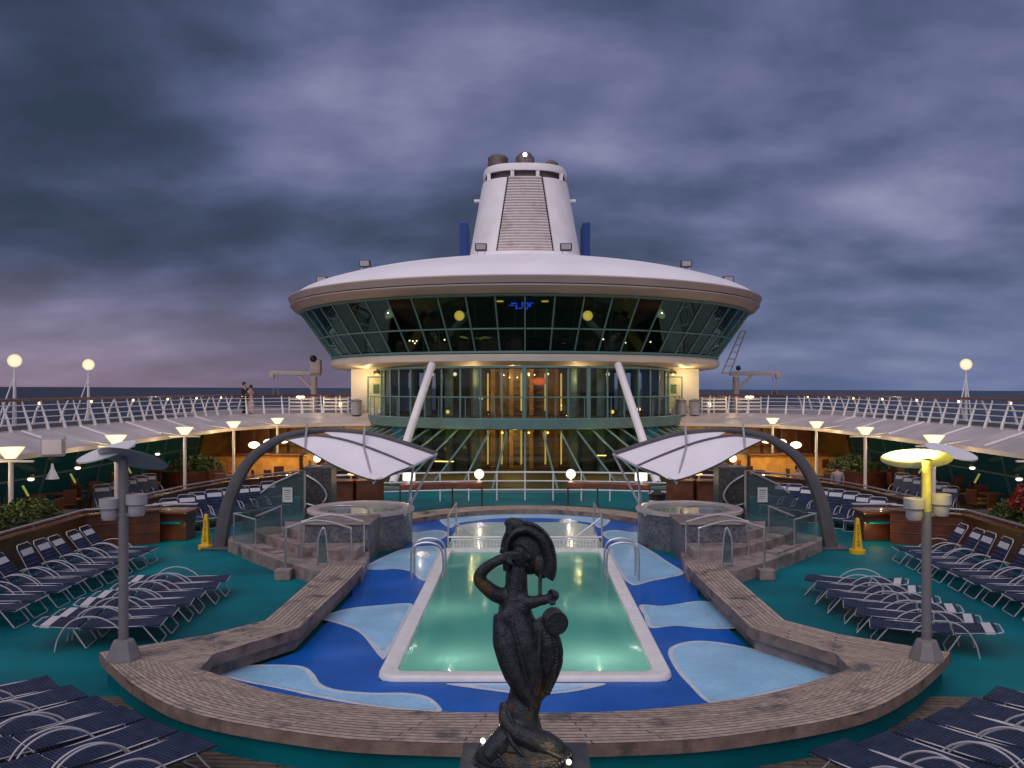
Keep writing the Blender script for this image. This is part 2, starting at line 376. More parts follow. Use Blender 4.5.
        if not s.uv: bmesh.ops.recalc_face_normals(bm, faces=bm.faces)
        bm.to_mesh(me); bm.free()
        if smooth:
            me.polygons.foreach_set('use_smooth', [True]*len(me.polygons))
            try: me.set_sharp_from_angle(angle=R(40))
            except Exception: pass
        o = bpy.data.objects.new(name, me); col.objects.link(o)
        if parent is not None: o.parent = parent
        elif off is not None: o.location = off
        if bevel:
            b = o.modifiers.new('bevel', 'BEVEL'); b.width = bevel; b.segments = 2; b.limit_method = 'ANGLE'; b.angle_limit = R(40)
        if label: o['label'] = label
        return o

def tag(o, label=None, cat=None, group=None, kind=None):
    if label: o['label'] = label
    if cat: o['category'] = cat
    if group: o['group'] = group
    if kind: o['kind'] = kind
    return o
def thing(name, label, cat, loc=(0, 0, 0), group=None, rz=0):
    o = bpy.data.objects.new(name, None); col.objects.link(o); o.empty_display_size = .2
    o.location = loc; o.rotation_euler = (0, 0, rz)
    return tag(o, label, cat, group)
def copy_tree(o, parent=None):
    c = o.copy(); col.objects.link(c)
    if parent is not None: c.parent = parent
    for ch in [x for x in o.children]: copy_tree(ch, c)
    return c
def light(name, typ, loc, energy, c, parent=None, size=.1, **kw):
    l = bpy.data.lights.new(name, typ); l.energy = energy; l.color = c
    if typ in ('POINT', 'SPOT'): l.shadow_soft_size = size
    for k, v in kw.items(): setattr(l, k, v)
    o = bpy.data.objects.new(name, l); col.objects.link(o)
    if parent is not None:
        o.parent = parent; o.location = Vector(loc)-Vector(parent.location)
    else: o.location = loc
    return o
WARM = (1, .72, .38)
ORD = ['first', 'second', 'third', 'fourth', 'fifth', 'sixth', 'seventh', 'eighth', 'ninth', 'tenth', 'eleventh', 'twelfth']
SIDE = {-1: 'left', 1: 'right'}

# ------------------------------------------------------------------ world, sun, camera
w = bpy.data.worlds.new('World'); scene.world = w; w.use_nodes = True
t = w.node_tree; t.nodes.clear()
out = _n(t, 'ShaderNodeOutputWorld')
sky = _n(t, 'ShaderNodeTexSky', sky_type='NISHITA'); sky.sun_disc = False
sky.sun_elevation = R(48); sky.sun_rotation = R(200)
bg0 = _n(t, 'ShaderNodeBackground'); bg0.inputs[1].default_value = .004
t.links.new(sky.outputs[0], bg0.inputs[0])
tc = _n(t, 'ShaderNodeTexCoord'); sep = _n(t, 'ShaderNodeSeparateXYZ'); t.links.new(tc.outputs['Generated'], sep.inputs[0])
def math_(op, a, b=None, clamp=False):
    n = _n(t, 'ShaderNodeMath', operation=op, use_clamp=clamp)
    for i, x in enumerate((a, b)):
        if x is None: continue
        if isinstance(x, (int, float)): n.inputs[i].default_value = x
        else: t.links.new(x, n.inputs[i])
    return n.outputs[0]
def ramp_(x, pts):
    r = _n(t, 'ShaderNodeValToRGB'); e = r.color_ramp.elements
    while len(e) < len(pts): e.new(.5)
    for el, (p, c) in zip(e, pts): el.position = p; el.color = (*c, 1) if len(c) == 3 else c
    t.links.new(x, r.inputs[0]); return r.outputs[0]
def mix_(f, a, b, mode='MIX'):
    n = _n(t, 'ShaderNodeMix', data_type='RGBA', blend_type=mode)
    for i, x in ((0, f), (6, a), (7, b)):
        if isinstance(x, (int, float)): n.inputs[i].default_value = x
        elif isinstance(x, tuple): n.inputs[i].default_value = (*x, 1)
        else: t.links.new(x, n.inputs[i])
    return n.outputs[2]
X, Y_, Z = sep.outputs[0], sep.outputs[1], sep.outputs[2]
zc = math_('MAXIMUM', Z, 0.0)
den = math_('ADD', zc, .30)
cx = math_('DIVIDE', X, den); cy = math_('DIVIDE', Y_, den)
cmb = _n(t, 'ShaderNodeCombineXYZ'); t.links.new(cx, cmb.inputs[0]); t.links.new(cy, cmb.inputs[1])
def cloud(scale, detail, loc, rough=.55, dist=.4, sc=(1, 1, 1)):
    mp = _n(t, 'ShaderNodeMapping'); mp.inputs['Location'].default_value = loc; mp.inputs['Scale'].default_value = sc
    t.links.new(cmb.outputs[0], mp.inputs[0])
    n = _n(t, 'ShaderNodeTexNoise'); n.inputs['Scale'].default_value = scale; n.inputs['Detail'].default_value = detail
    n.inputs['Roughness'].default_value = rough; n.inputs['Distortion'].default_value = dist
    t.links.new(mp.outputs[0], n.inputs['Vector']); return n.outputs[0]
big = cloud(1.25, 3, (3.1, 1.7, 0), dist=.15, sc=(.85, .95, 1))
fine = cloud(3.4, 8, (7.3, 2.2, 0), rough=.55, dist=.12, sc=(.8, 1.0, 1))
mixn = math_('ADD', math_('MULTIPLY', big, .67), math_('MULTIPLY', fine, .33))
# broad weather masses by bearing (a = x / y) and height (e)
yy_ = math_('MAXIMUM', Y_, .15); A_ = math_('DIVIDE', X, yy_); E_ = math_('DIVIDE', zc, yy_)
v = mixn
for a_, e_, sa, se, am in ((-.45, .165, .36, .060, -.13), (-.15, .18, .30, .06, -.07), (.36, .15, .24, .075, .10), (.06, .40, .26, .10, .075), (-.20, .28, .10, .05, .03), (.28, .36, .2, .1, .035), (-.42, .29, .24, .10, -.085), (.56, .42, .16, .07, -.06), (-.62, .33, .28, .14, -.06), (.50, .20, .2, .05, .03), (-.48, .045, .25, .035, .05), (.42, .24, .12, .05, .04), (.12, .16, .12, .10, -.02)):
    p1 = math_('MULTIPLY', math_('SUBTRACT', A_, a_), 1/sa); p2 = math_('MULTIPLY', math_('SUBTRACT', E_, e_), 1/se)
    q_ = math_('ADD', math_('MULTIPLY', p1, p1), math_('MULTIPLY', p2, p2))
    v = math_('ADD', v, math_('MULTIPLY', math_('POWER', 2.718, math_('MULTIPLY', q_, -1.)), am))
base = ramp_(v, [(.34, (.026, .038, .072)), (.42, (.044, .058, .112)), (.49, (.078, .096, .190)), (.57, (.148, .164, .300)), (.68, (.29, .30, .44))])
# band near the horizon: mauve to the left, clear blue to the right
hz = math_('SUBTRACT', 1., math_('MULTIPLY', zc, 7.5), True); hz = math_('MULTIPLY', hz, .85)
side = math_('ADD', math_('MULTIPLY', X, 1.1), .5, True)
hcol = ramp_(side, [(0., (.30, .185, .225)), (.25, (.19, .13, .195)), (.45, (.085, .092, .175)), (.62, (.075, .108, .225)), (1., (.11, .165, .33))])
seen = mix_(hz, base, mix_(.30, hcol, base))
# overhead and behind the camera the clouds are still lit by the last of the day
up = math_('MULTIPLY', math_('SUBTRACT', Z, .47), 3., True)
back = math_('MULTIPLY', math_('SUBTRACT', math_('MULTIPLY', Y_, -1.), .05), 1.6, True)
lift = math_('MAXIMUM', up, back)
bright = mix_(fine, (.36, .33, .40), (.54, .50, .59))
final = mix_(lift, seen, bright)
bg1 = _n(t, 'ShaderNodeBackground'); bg1.inputs[1].default_value = 1.; t.links.new(final, bg1.inputs[0])
adds = _n(t, 'ShaderNodeAddShader'); t.links.new(bg0.outputs[0], adds.inputs[0]); t.links.new(bg1.outputs[0], adds.inputs[1])
t.links.new(adds.outputs[0], out.inputs[0])

sl = bpy.data.lights.new('overcast_sun', 'SUN'); sl.energy = 1.05; sl.angle = R(50); sl.color = (1, .93, .92)
so = bpy.data.objects.new('overcast_sun', sl); col.objects.link(so); so.location = (-6, -20, 30)
so.rotation_euler = (R(42), 0, R(-20))

cam = bpy.data.cameras.new('camera'); co = bpy.data.objects.new('camera', cam); col.objects.link(co)
co.location = (0, 0, H); co.rotation_euler = (R(90), 0, 0)
cam.sensor_width = 36; cam.lens = 36*F/1024; cam.shift_x = -13/1024; cam.shift_y = 4/1024
cam.clip_start = .1; cam.clip_end = 60000
scene.camera = co
scene.render.resolution_x = 1024; scene.render.resolution_y = 768
scene.view_settings.view_transform = 'Standard'; scene.view_settings.look = 'None'; scene.view_settings.exposure = 0
scene.cycles.use_denoising = True
scene.cycles.max_bounces = 8; scene.cycles.transparent_max_bounces = 24
scene.cycles.caustics_reflective = False; scene.cycles.caustics_refractive = False
scene.cycles.sample_clamp_indirect = 4

# ------------------------------------------------------------------ setting: sea and decks
sea = mat('dusk_sea', (.010, .016, .034), rough=.38, var=.25, scale=.012, bump=0, spec=.18)
tt = sea.node_tree; b = tt.nodes['Principled BSDF']; tcs = tt.nodes['Texture Coordinate']
mp = _n(tt, 'ShaderNodeMapping'); mp.inputs['Scale'].default_value = (.06, .16, 1); tt.links.new(tcs.outputs['Object'], mp.inputs[0])
wn = _n(tt, 'ShaderNodeTexNoise'); wn.inputs['Scale'].default_value = 1; wn.inputs['Detail'].default_value = 8; tt.links.new(mp.outputs[0], wn.inputs['Vector'])
bp = _n(tt, 'ShaderNodeBump'); bp.inputs['Strength'].default_value = .6; bp.inputs['Distance'].default_value = 1.5
tt.links.new(wn.outputs[0], bp.inputs['Height']); tt.links.new(bp.outputs[0], b.inputs['Normal'])
mb = MB(); rings = [0, 60, 200, 700, 2500, 9000, 30000]
mb.lathe([(r_, 0) for r_ in rings[1:]], n=64); mb.face([(60*math.cos(2*PI*j/64), 60*math.sin(2*PI*j/64), 0) for j in range(64)])
o = mb.build('sea', sea); o.location = (0, 0, -22); o.rotation_euler = (0, R(.23), 0); tag(o, kind='structure')

o = MB().box((0, 42, -.5), (40.6, 110, 1.0)).build('pool_deck', M['teal']); tag(o, kind='structure')
# opening for the swimming pool is cut from the deck sheet below
bpy.data.objects.remove(o)
PX, PY0, PY1, PD = 1.95, 13.0, 22.8, -.95
mb = MB()
for (x0, x1, y0, y1) in ((-20.3, -PX-.1, -12, 98), (PX+.1, 20.3, -12, 98), (-PX-.1, PX+.1, -12, PY0-.1), (-PX-.1, PX+.1, PY1+.1, 98)):
    mb.face([(x0, y0, 0), (x1, y0, 0), (x1, y1, 0), (x0, y1, 0)])
for s in (-1, 1): mb.face([(s*20.3, -12, 0), (s*20.3, 98, 0), (s*20.3, 98, -21), (s*20.3, -12, -21)])
tag(mb.build('pool_deck', M['teal']), kind='structure')
tag(MB().face([(-9, 3, .004), (9, 3, .004), (9, 12.25, .004), (-9, 12.25, .004)]).build('teak_deck', M['teakdeck']), kind='structure')

# ------------------------------------------------------------------ swimming pool with painted splash floor
pool = thing('swimming_pool', 'lit turquoise swimming pool with white edge in the blue painted splash area', 'pool')
mb = MB()
x, y0, y1, d = PX, PY0, PY1, PD
mb.face([(-x, y0, d), (x, y0, d), (x, y1, d), (-x, y1, d)])
zt = .05
mb.face([(-x, y0, d), (-x, y0, zt), (x, y0, zt), (x, y0, d)]); mb.face([(-x, y1, d), (x, y1, d), (x, y1, zt), (-x, y1, zt)])
mb.face([(-x, y0, d), (-x, y1, d), (-x, y1, zt), (-x, y0, zt)]); mb.face([(x, y0, d), (x, y0, zt), (x, y1, zt), (x, y1, d)])
mb.build('pool_basin', M['aqua'], pool)
mb = MB(); nx, ny = 12, 40
for i in range(nx):
    for j in range(ny):
        q = [(-x+2*x*(i+a)/nx, y0+(y1-y0)*(j+b_)/ny, .045) for a, b_ in ((0, 0), (1, 0), (1, 1), (0, 1))]
        mb.face(q)
wm = M['water']; tt = wm.node_tree
nz = _n(tt, 'ShaderNodeTexNoise'); nz.inputs['Scale'].default_value = 5.5; nz.inputs['Detail'].default_value = 3
tcw = _n(tt, 'ShaderNodeTexCoord'); tt.links.new(tcw.outputs['Object'], nz.inputs['Vector'])
bp = _n(tt, 'ShaderNodeBump'); bp.inputs['Strength'].default_value = .10; bp.inputs['Distance'].default_value = .05
tt.links.new(nz.outputs[0], bp.inputs['Height'])
for n_ in tt.nodes:
    if n_.type in ('BSDF_GLOSSY', 'LAYER_WEIGHT'): tt.links.new(bp.outputs[0], n_.inputs['Normal'])
mb.build('water_surface', M['water'], pool)
def rrect(hx_, ya, yb, r_, n=8):
    out_ = []
    for (cx_, cy_, a0) in ((hx_-r_, yb-r_, 0), (-hx_+r_, yb-r_, PI/2), (-hx_+r_, ya+r_, PI), (hx_-r_, ya+r_, 1.5*PI)):
        for k in range(n+1):
            a = a0+PI/2*k/n; out_.append((cx_+r_*math.cos(a), cy_+r_*math.sin(a)))
    return out_
mb = MB(); Lr = []
for (gx, rr_, zz) in ((.27, .32, .04), (.26, .32, .105), (.235, .30, .13), (.03, .20, .13), (.0, .18, .115), (-.012, .17, .0)):
    Lr.append([(a, b_, zz) for a, b_ in rrect(PX+gx, PY0-gx, PY1+gx, rr_)])
nr = len(Lr[0]); vs = [q for r_ in Lr for q in r_]
mb.add(vs, [(i*nr+j, i*nr+(j+1) % nr, (i+1)*nr+(j+1) % nr, (i+1)*nr+j) for i in range(len(Lr)-1) for j in range(nr)])
mb.build('coaming', M['coaming'], pool, smooth=True)
for (lx, ly, e_) in ((-1.3, 13.12, 60), (1.4, 13.12, 85), (-1.85, 16.2, 40), (1.85, 16.2, 40), (0, 22.6, 16), (-1.3, 22.6, 14), (1.3, 22.6, 14)):
    pl = MB().sphere((lx, ly, -.62), .05, n=10, sc=(1, .3, 1) if abs(lx) < 1.8 else (.3, 1, 1)).build('underwater_lamp', M['lamp_yellow'], pool)
    cc = (1, .94, .72) if ly < 20 else (1, .85, .5)
    light('underwater_light', 'POINT', (lx*.8, ly+(.75 if ly < 20 else -.35), -.72), e_*.29, cc, pool, size=.02)
# painted floor: base plus shapes as material slots of one sheet
inner_left = [(-4.57, 12.1), (-4.63, 12.77), (-3.72, 14.2), (-3.62, 18), (-3.9, 19.4), (-3.9, 21.7), (-3.35, 23), (-3.2, 24.4), (-3.4, 26), (-3.6, 27.5)]
def ring_pt(u):  # front bench centre line helper, u -1..1
    pass
FZ = .05
front_in = [(-4.57, 12.1), (-4.09, 11.75), (-2.6, 10.9), (-1.3, 10.55), (0, 10.46), (1.3, 10.55), (2.6, 10.9), (4.09, 11.75), (4.57, 12.1)]
back_in = [(-3.6, 27.5), (-2.6, 28.6), (-1.3, 29.4), (0, 29.65), (1.3, 29.4), (2.6, 28.6), (3.6, 27.5)]
hx = PX+.22; hy0, hy1 = PY0-.22, PY1+2.2
mb = MB()
L = [(-4.57, 12.1)]+inner_left[1:]
def rowx(yv, side):  # outer boundary x at this y on the left
    pts = inner_left
    for (xa, ya), (xb, yb) in zip(pts, pts[1:]):
        if ya <= yv <= yb: return side*abs(xa+(xb-xa)*(yv-ya)/max(1e-6, yb-ya))
    return side*abs(pts[-1][0])
ys = sorted(set([12.1, 12.77, 14.2, 16, 18, 19.4, 21.7, 23, 24.4, 25.0, 26, 27.5]))
for a, b_ in zip(ys, ys[1:]):
    for sd in (-1, 1):
        if a >= hy1-.01 or b_ <= hy0:
            continue
        xa, xb = rowx(a, sd), rowx(b_, sd)
        yy0 = max(a, hy0) if a < hy0 < b_ else a
        mb.face([(sd*hx, yy0, FZ), (rowx(yy0, sd), yy0, FZ), (xb, b_, FZ), (sd*hx, b_, FZ)] if sd > 0 else [(rowx(yy0, sd), yy0, FZ), (sd*hx, yy0, FZ), (sd*hx, b_, FZ), (xb, b_, FZ)])
mb.face([(p[0], p[1], FZ) for p in front_in]+[(4.63, 12.77, FZ), (4.6, 12.78, FZ), (-4.6, 12.78, FZ), (-4.63, 12.77, FZ)])
mb.face([(-3.25, 25.0, FZ), (3.25, 25.0, FZ), (3.4, 26, FZ)]+[(p[0], p[1], FZ) for p in reversed(back_in)]+[(-3.4, 26, FZ)])
def blob(pix, z, mi, k=4):
    pts = [(F*(H-z)/(py-388)*(px-525)/F, F*(H-z)/(py-388)) for px, py in pix]
    P3 = spl([(a, b_, z) for a, b_ in pts], k, closed=True)
    mb.face([tuple(p) for p in P3], mi)
    return P3
def inside_clip(P3):
    return P3
SH = [
 [(203, 670), (228, 667), (255, 665), (285, 665), (304, 667), (314, 674), (321, 684), (338, 690), (372, 693), (405, 693), (428, 697), (441, 708), (436, 712), (395, 709), (353, 704), (315, 697), (280, 689), (240, 681)],
 [(319, 618), (335, 612), (353, 608), (384, 605), (412, 604), (408, 617), (402, 630), (386, 657), (380, 657), (372, 647), (363, 636), (353, 629), (335, 623)],
 [(363, 568), (375, 561), (388, 555), (404, 549), (432, 546), (441, 552), (434, 568), (427, 580), (419, 579), (411, 572), (395, 569), (378, 570)],
 [(446, 684), (480, 683.5), (525, 683.5), (575, 683.5), (606, 684), (578, 691), (552, 694), (525, 695), (500, 692), (470, 688)],
 [(668, 652), (678, 644), (700, 641), (735, 645), (790, 658), (838, 672), (846, 678), (800, 688), (752, 698), (716, 703), (704, 700), (690, 686), (676, 670)],
 [(640, 605), (664, 606), (700, 601), (722, 606), (736, 617), (745, 627), (712, 629), (676, 626), (650, 628), (644, 616)],
 [(608, 547), (630, 541), (650, 550), (668, 562), (684, 573), (668, 578), (652, 581), (638, 585), (630, 584), (620, 574)],
 [(404, 533), (420, 532), (436, 530), (448, 533), (440, 540), (420, 542), (404, 541)],
 [(646, 533), (630, 532), (614, 530), (602, 533), (610, 540), (630, 542), (646, 541)],
 [(440, 519), (465, 515), (500, 514), (525, 514), (550, 514), (585, 515), (610, 519), (600, 528), (590, 523), (560, 519), (525, 518), (490, 519), (460, 523), (450, 528)],
]
for sh in SH:
    pts = [(F*(H-FZ)/(py-388)*(px-525)/F, F*(H-FZ)/(py-388)) for px, py in sh]
    P3 = [Vector((p.x, p.y, 0)) for p in spl([(a, b_, 0) for a, b_ in pts], 5, closed=True)]
    ar_ = sum(p.x*q.y-q.x*p.y for p, q in zip(P3, P3[1:]+P3[:1])); sg = 1 if ar_ > 0 else -1
    n_ = len(P3); q3 = []
    for i in range(n_):
        d_ = P3[(i+1) % n_]-P3[i-1]; nn = Vector((-d_.y, d_.x, 0)).normalized()*sg
        wv = .085*(1+.7*noise.noise(P3[i]*.9)) if (i > 0) else .085
        c_ = P3[i]+nn*wv; dm = 9.
        for a_, b_ in zip(P3, P3[1:]+P3[:1]):
            e_ = b_-a_; u_ = max(0, min(1, (c_-a_).dot(e_)/max(1e-9, e_.length_squared))); dm = min(dm, (a_+e_*u_-c_).length)
        if dm > wv*.88: q3.append(c_)
    n_ = len(q3)
    for _ in range(2): q3 = [(q3[i-1]+q3[i]*2+q3[(i+1) % n_])/4 for i in range(n_)]
    if sg < 0: P3.reverse(); q3.reverse()
    mb.face([(p.x, p.y, FZ+.004) for p in P3], 2)
    mb.face([(p.x, p.y, FZ+.008) for p in q3], 1)
o = mb.build('painted_floor', [M['bluefloor'], M['lightfloor'], M['palefloor']], pool)
# shallow ledge with grille at the far end
mb = MB().prism(rrect(2.12, PY1+.02, 27.75, 1.0), .03, .068)
mb.build('shallow_ledge', mat('pale_ledge_tile', (.36, .50, .50), rough=.3, coat=.3, var=.14, scale=3, bump=.15, bscale=6), pool)
gp = MB()
for i in range(44):
    xx = -1.9+3.8*i/43; gp.box((xx, 22.87, .21), (.02, .02, .3))
for zz in (.10, .17, .24, .31): gp.box((0, 22.885, zz), (3.84, .012, .014))
gp.box((0, 22.87, .37), (3.9, .05, .03))
gp.build('overflow_grille', M['coaming'], pool)
fr = MB(); 
for s in (-1, 1):
    fr.tube([(s*2.05, 22.95, .05), (s*2.05, 22.95, .98), (s*2.05, 25.6, .98), (s*2.05, 25.6, .05)], .025)
    fr.tube([(s*2.02, 22.97, .93), (s*1.35, 22.97, .42)], .022)
fr.tube([(-2.05, 22.95, .42), (2.05, 22.95, .42)], .022)
for xx in (-.95, .95, -1.85, 1.85): fr.tube([(xx, 22.93, .40), (xx, 22.93, .28)], .02)
tag(fr.build('pool_railing', M['steel'], smooth=True), 'low steel guard rail with sloping braces across the far end of the swimming pool', 'railing')
for s in (-1, 1):
    th = thing('pool_ladder', f'looped steel pool ladder rails on the {SIDE[s]} edge of the swimming pool', 'pool ladder', (s*2.05, 19.6, .05), 'pool ladders')
    for dy in (-.28, .28):
        yb = 19.6+dy
        mb = MB().tube(spl([(s*2.55, yb, .05), (s*2.55, yb, .65), (s*2.48, yb, .86), (s*2.2, yb, .93), (s*1.93, yb, .85), (s*1.84, yb, .6), (s*1.84, yb, .1), (s*1.84, yb, -.5)], 5), .024)
        mb.build('hand_loop', M['steel'], th, smooth=True)

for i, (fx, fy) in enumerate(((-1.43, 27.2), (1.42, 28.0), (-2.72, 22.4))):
    th = thing('lamp_glint_mound', f'added mound imitating lamp glints in the splash area, {("far left of the pool end", "far right of the pool end", "left of the pool")[i]}', 'glint', (fx, fy, .06), 'added mounds imitating lamp glints')
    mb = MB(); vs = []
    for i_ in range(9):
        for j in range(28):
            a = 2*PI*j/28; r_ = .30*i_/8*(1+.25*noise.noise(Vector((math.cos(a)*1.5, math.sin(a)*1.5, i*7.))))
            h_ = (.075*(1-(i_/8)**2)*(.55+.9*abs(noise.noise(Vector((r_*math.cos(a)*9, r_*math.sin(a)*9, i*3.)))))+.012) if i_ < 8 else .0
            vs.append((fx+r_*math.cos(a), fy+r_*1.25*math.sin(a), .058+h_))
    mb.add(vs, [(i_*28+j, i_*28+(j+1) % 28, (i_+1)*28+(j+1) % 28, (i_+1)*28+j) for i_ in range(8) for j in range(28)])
    mb.build('glint_surface', mat('white_glint_paint', (.50, .54, .60), rough=.15, bump=.8, bscale=30), th, smooth=True)  # added white mound and its light imitate lamp reflections on the floor
    light('glint_light', 'POINT', (fx, fy-.1, .3), 2.2, (1, .82, .6), th, size=.02)
# ------------------------------------------------------------------ teak bench ring
bench = thing('teak_bench', 'weathered teak bench curving around the near side of the pool on a teal base', 'bench')
ZT = .45
fo = [(-6.37, 12.86), (-5.9, 12.25), (-5.06, 11.3), (-4.0, 10.42), (-2.3, 9.76), (-1.1, 9.58), (0, 9.54), (1.1, 9.58), (2.3, 9.76), (4.0, 10.42), (5.06, 11.3), (5.9, 12.25), (6.37, 12.86)]
fi = [(-4.63, 12.77), (-4.57, 12.1), (-4.09, 11.75), (-3.3, 11.2), (-2.4, 10.82), (-1.2, 10.52), (0, 10.46), (1.2, 10.52), (2.4, 10.82), (3.3, 11.2), (4.09, 11.75), (4.57, 12.1), (4.63, 12.77)]
A = spl([(a, b_, ZT) for a, b_ in fo], 6); B = spl([(a, b_, ZT) for a, b_ in fi[1:-1]], 6)
def resample(pl_, n):
    d_ = [0]
    for a, b_ in zip(pl_, pl_[1:]): d_.append(d_[-1]+(b_-a).length)
    out_ = []
    for i in range(n):
        t_ = d_[-1]*i/(n-1); k = 0
        while k < len(d_)-2 and d_[k+1] < t_: k += 1
        u = (t_-d_[k])/max(1e-9, d_[k+1]-d_[k]); out_.append(pl_[k].lerp(pl_[k+1], u))
    return out_
N = 61
A, B = resample(A, N), resample(B, N)
mb = MB().strip(A, B)
lip = .15
down = lambda P_, dz: [Vector((p.x, p.y, p.z-dz)) for p in P_]
mb.build('seat_top', M['teak'], bench)
MB().strip(down(A, lip), down(A, .0025)).build('fascia', M['teakface'], bench)
MB().strip(down(B, .0025), down(B, .45)).build('pool_side_face', M['teakface'], bench)
rec = [p.lerp(q, .09) for p, q in zip(A, B)]
mb = MB().strip(down(rec, .45), down(rec, lip)); mb.strip(down(A, lip), down(rec, lip), flip=True)
mb.build('base_panel', M['teal'], bench)
for s in (-1, 1):
    oa = [(s*6.37, 12.862), (s*5.07, 13.8), (s*4.43, 14.64), (s*4.40, 17.83), (s*4.4, 19.2)]
    ia = [(s*4.575, 12.102), (s*4.63, 12.77), (s*3.72, 14.2), (s*3.62, 17.97), (s*3.62, 19.2)]
    a3 = [Vector((p[0], p[1], ZT-.004)) for p in oa]; b3 = [Vector((p[0], p[1], ZT-.004)) for p in ia]
    MB().strip(a3, b3, flip=s < 0).build('side_arm', M['teak'], bench)
    MB().strip(down(a3, .15), down(a3, .003), flip=s > 0).build('fascia', M['teakface'], bench); MB().strip(down(b3, .18), down(b3, .003), flip=s < 0).build('fascia', M['teakface'], bench)
    a4 = [p.lerp(q, .12) for p, q in zip(a3, b3)]; b4 = [q.lerp(p, .15) for p, q in zip(a3, b3)]
    mb = MB(); mb.strip(down(a4, .445), down(a4, .14), flip=s > 0); mb.strip(down(b4, .39), down(b4, .17), flip=s < 0)
    mb.build('base_panel', M['stone'], bench)
# far curved curb step
bc = thing('pool_curb', 'low pinkish curved curb closing the far end of the blue splash area', 'curb')
bi = spl([(a, b_, .22) for a, b_ in back_in], 6); bo = [Vector((p.x*1.14, p.y+1.0, .22)) for p in bi]
MB().strip(bi, bo).build('top', M['teak'], bc)
mb = MB().strip(down(bi, .17), down(bi, .003)); mb.build('riser', M['teakface'], bc)
mb = MB().strip(down(bo, .22), down(bo, .003), flip=True); mb.build('back_riser', M['stone'], bc)

# ------------------------------------------------------------------ sun loungers
def make_lounger(raised, name='sun_lounger', band='band', sling='navy', vary=0.):
    root = thing(name, 'x', 'sun lounger')
    W, zs = .275, .36
    hinge = -.32           # foot at +Y .95, head at -Y -1.0
    fr_ = MB()
    for s in (-1, 1):
        fr_.tube([(s*(W-.012), .95, zs-.022), (s*(W-.012), .5, zs-.012), (s*(W-.012), hinge, zs-.012)], .014, n=6)
    fr_.tube([(-W+.012, .95, zs-.022), (W-.012, .95, zs-.022)], .014, n=6)
    fr_.tube([(-W+.012, hinge, zs-.015), (W-.012, hinge, zs-.015)], .014, n=6)
    fr_.build('frame', M['chairmetal'], root, smooth=True)
    ang = R(58+vary) if raised else R(3+max(0, vary*.5))
    Lb = .72
    d = Vector((0, -math.cos(ang), math.sin(ang))); up = Vector((0, math.sin(ang), math.cos(ang)))
    h0 = Vector((0, hinge-.02, zs+.012))
    bf = MB(); tip = h0+d*Lb
    bf.tube([h0+Vector((-W, 0, 0)), h0+Vector((-W, 0, 0))+d*(Lb-.06), h0+Vector((-W+.06, 0, 0))+d*Lb, h0+Vector((W-.06, 0, 0))+d*Lb, h0+Vector((W, 0, 0))+d*(Lb-.06), h0+Vector((W, 0, 0))], .0125, n=6)
    bfo = bf.build('back_frame', M['chairmetal'], root, smooth=True)
    ss = MB(); n = 10
    for i in range(n):
        u0, u1 = i/n, (i+1)/n
        ya, yb = hinge+.01+(.95-hinge-.01)*u0, hinge+.01+(.95-hinge-.01)*u1
        za, zb = [zs+.012-.02*math.sin(PI*u)-.02*max(0, u-.6) for u in (u0, u1)]
        ss.add([(-W-.008, ya, za), (W+.008, ya, za), (W+.008, yb, zb), (-W-.008, yb, zb), (-W-.008, ya, za-.022), (W+.008, ya, za-.022), (W+.008, yb, zb-.022), (-W-.008, yb, zb-.022)],
               [(0, 1, 2, 3), (7, 6, 5, 4), (0, 3, 7, 4), (1, 5, 6, 2)]+([(0, 4, 5, 1)] if i == 0 else [])+([(2, 6, 7, 3)] if i == n-1 else []))
    ss.build('seat_sling', M[sling], root)
    bs = MB()
    def sl_(a, b_, off, th, w_, mb_):
        p = [h0+d*a+up*off, h0+d*b_+up*off]
        q = []
        for P_ in p: q += [P_+Vector((-w_, 0, 0)), P_+Vector((w_, 0, 0))]
        r_ = [v_-up*th for v_ in q]
        mb_.add(q+r_, [(0, 2, 3, 1), (4, 5, 7, 6), (0, 1, 5, 4), (2, 6, 7, 3), (0, 4, 6, 2), (1, 3, 7, 5)])
    sl_(.02, Lb-.075, .016, .03, W+.008, bs)
    bso = bs.build('back_sling', M[sling], root)
    hb = MB(); sl_(Lb-.27, Lb-.13, .022, .042, (W*.84 if raised else W+.012), hb); hb.build('headrest_band', M[band], bso)
    for s in (-1, 1):
        a = MB().tube(spl([(s*(W+.025), .30, zs-.03), (s*(W+.025), .19, zs+.08), (s*(W+.025), -.02, zs+.185), (s*(W+.025), -.26, zs+.20), (s*(W+.025), -.48, zs+.11), (s*(W+.025), -.64, zs-.12), (s*(W+.025), -.70, 0.0)], 4), .012, n=6)
        a.build('arm', M['chairmetal'], root, smooth=True)
    for (ya, yb) in ((.80, .93), (-.30, -.22)):
        l = MB().tube([(-W, ya-.12, zs-.01), (-W, yb, .03), (-W+.03, yb, .014), (W-.03, yb, .014), (W, yb, .03), (W, ya-.12, zs-.01)], .012, n=6)
        l.build('leg', M['chairmetal'], root, smooth=True)
    return root

proto = {}
def lounger(x, y, ang, label, group, raised=False, z=0.0, dark=False, wide=1.0):
    """x, y: middle of the lounger; ang: heading of its foot end measured from +X"""
    k = (raised, dark, random.choice((-7, 0, 0, 6)))
    if k not in proto:
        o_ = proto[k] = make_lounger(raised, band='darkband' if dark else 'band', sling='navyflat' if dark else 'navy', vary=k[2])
    else:
        o_ = copy_tree(proto[k])
    o_.location = (x+random.uniform(-.04, .04), y+random.uniform(-.03, .03), z); o_.rotation_euler = (0, 0, ang-PI/2+random.uniform(-.035, .035))
    o_.scale = (wide, 1, 1); tag(o_, label, 'sun lounger', group); return o_

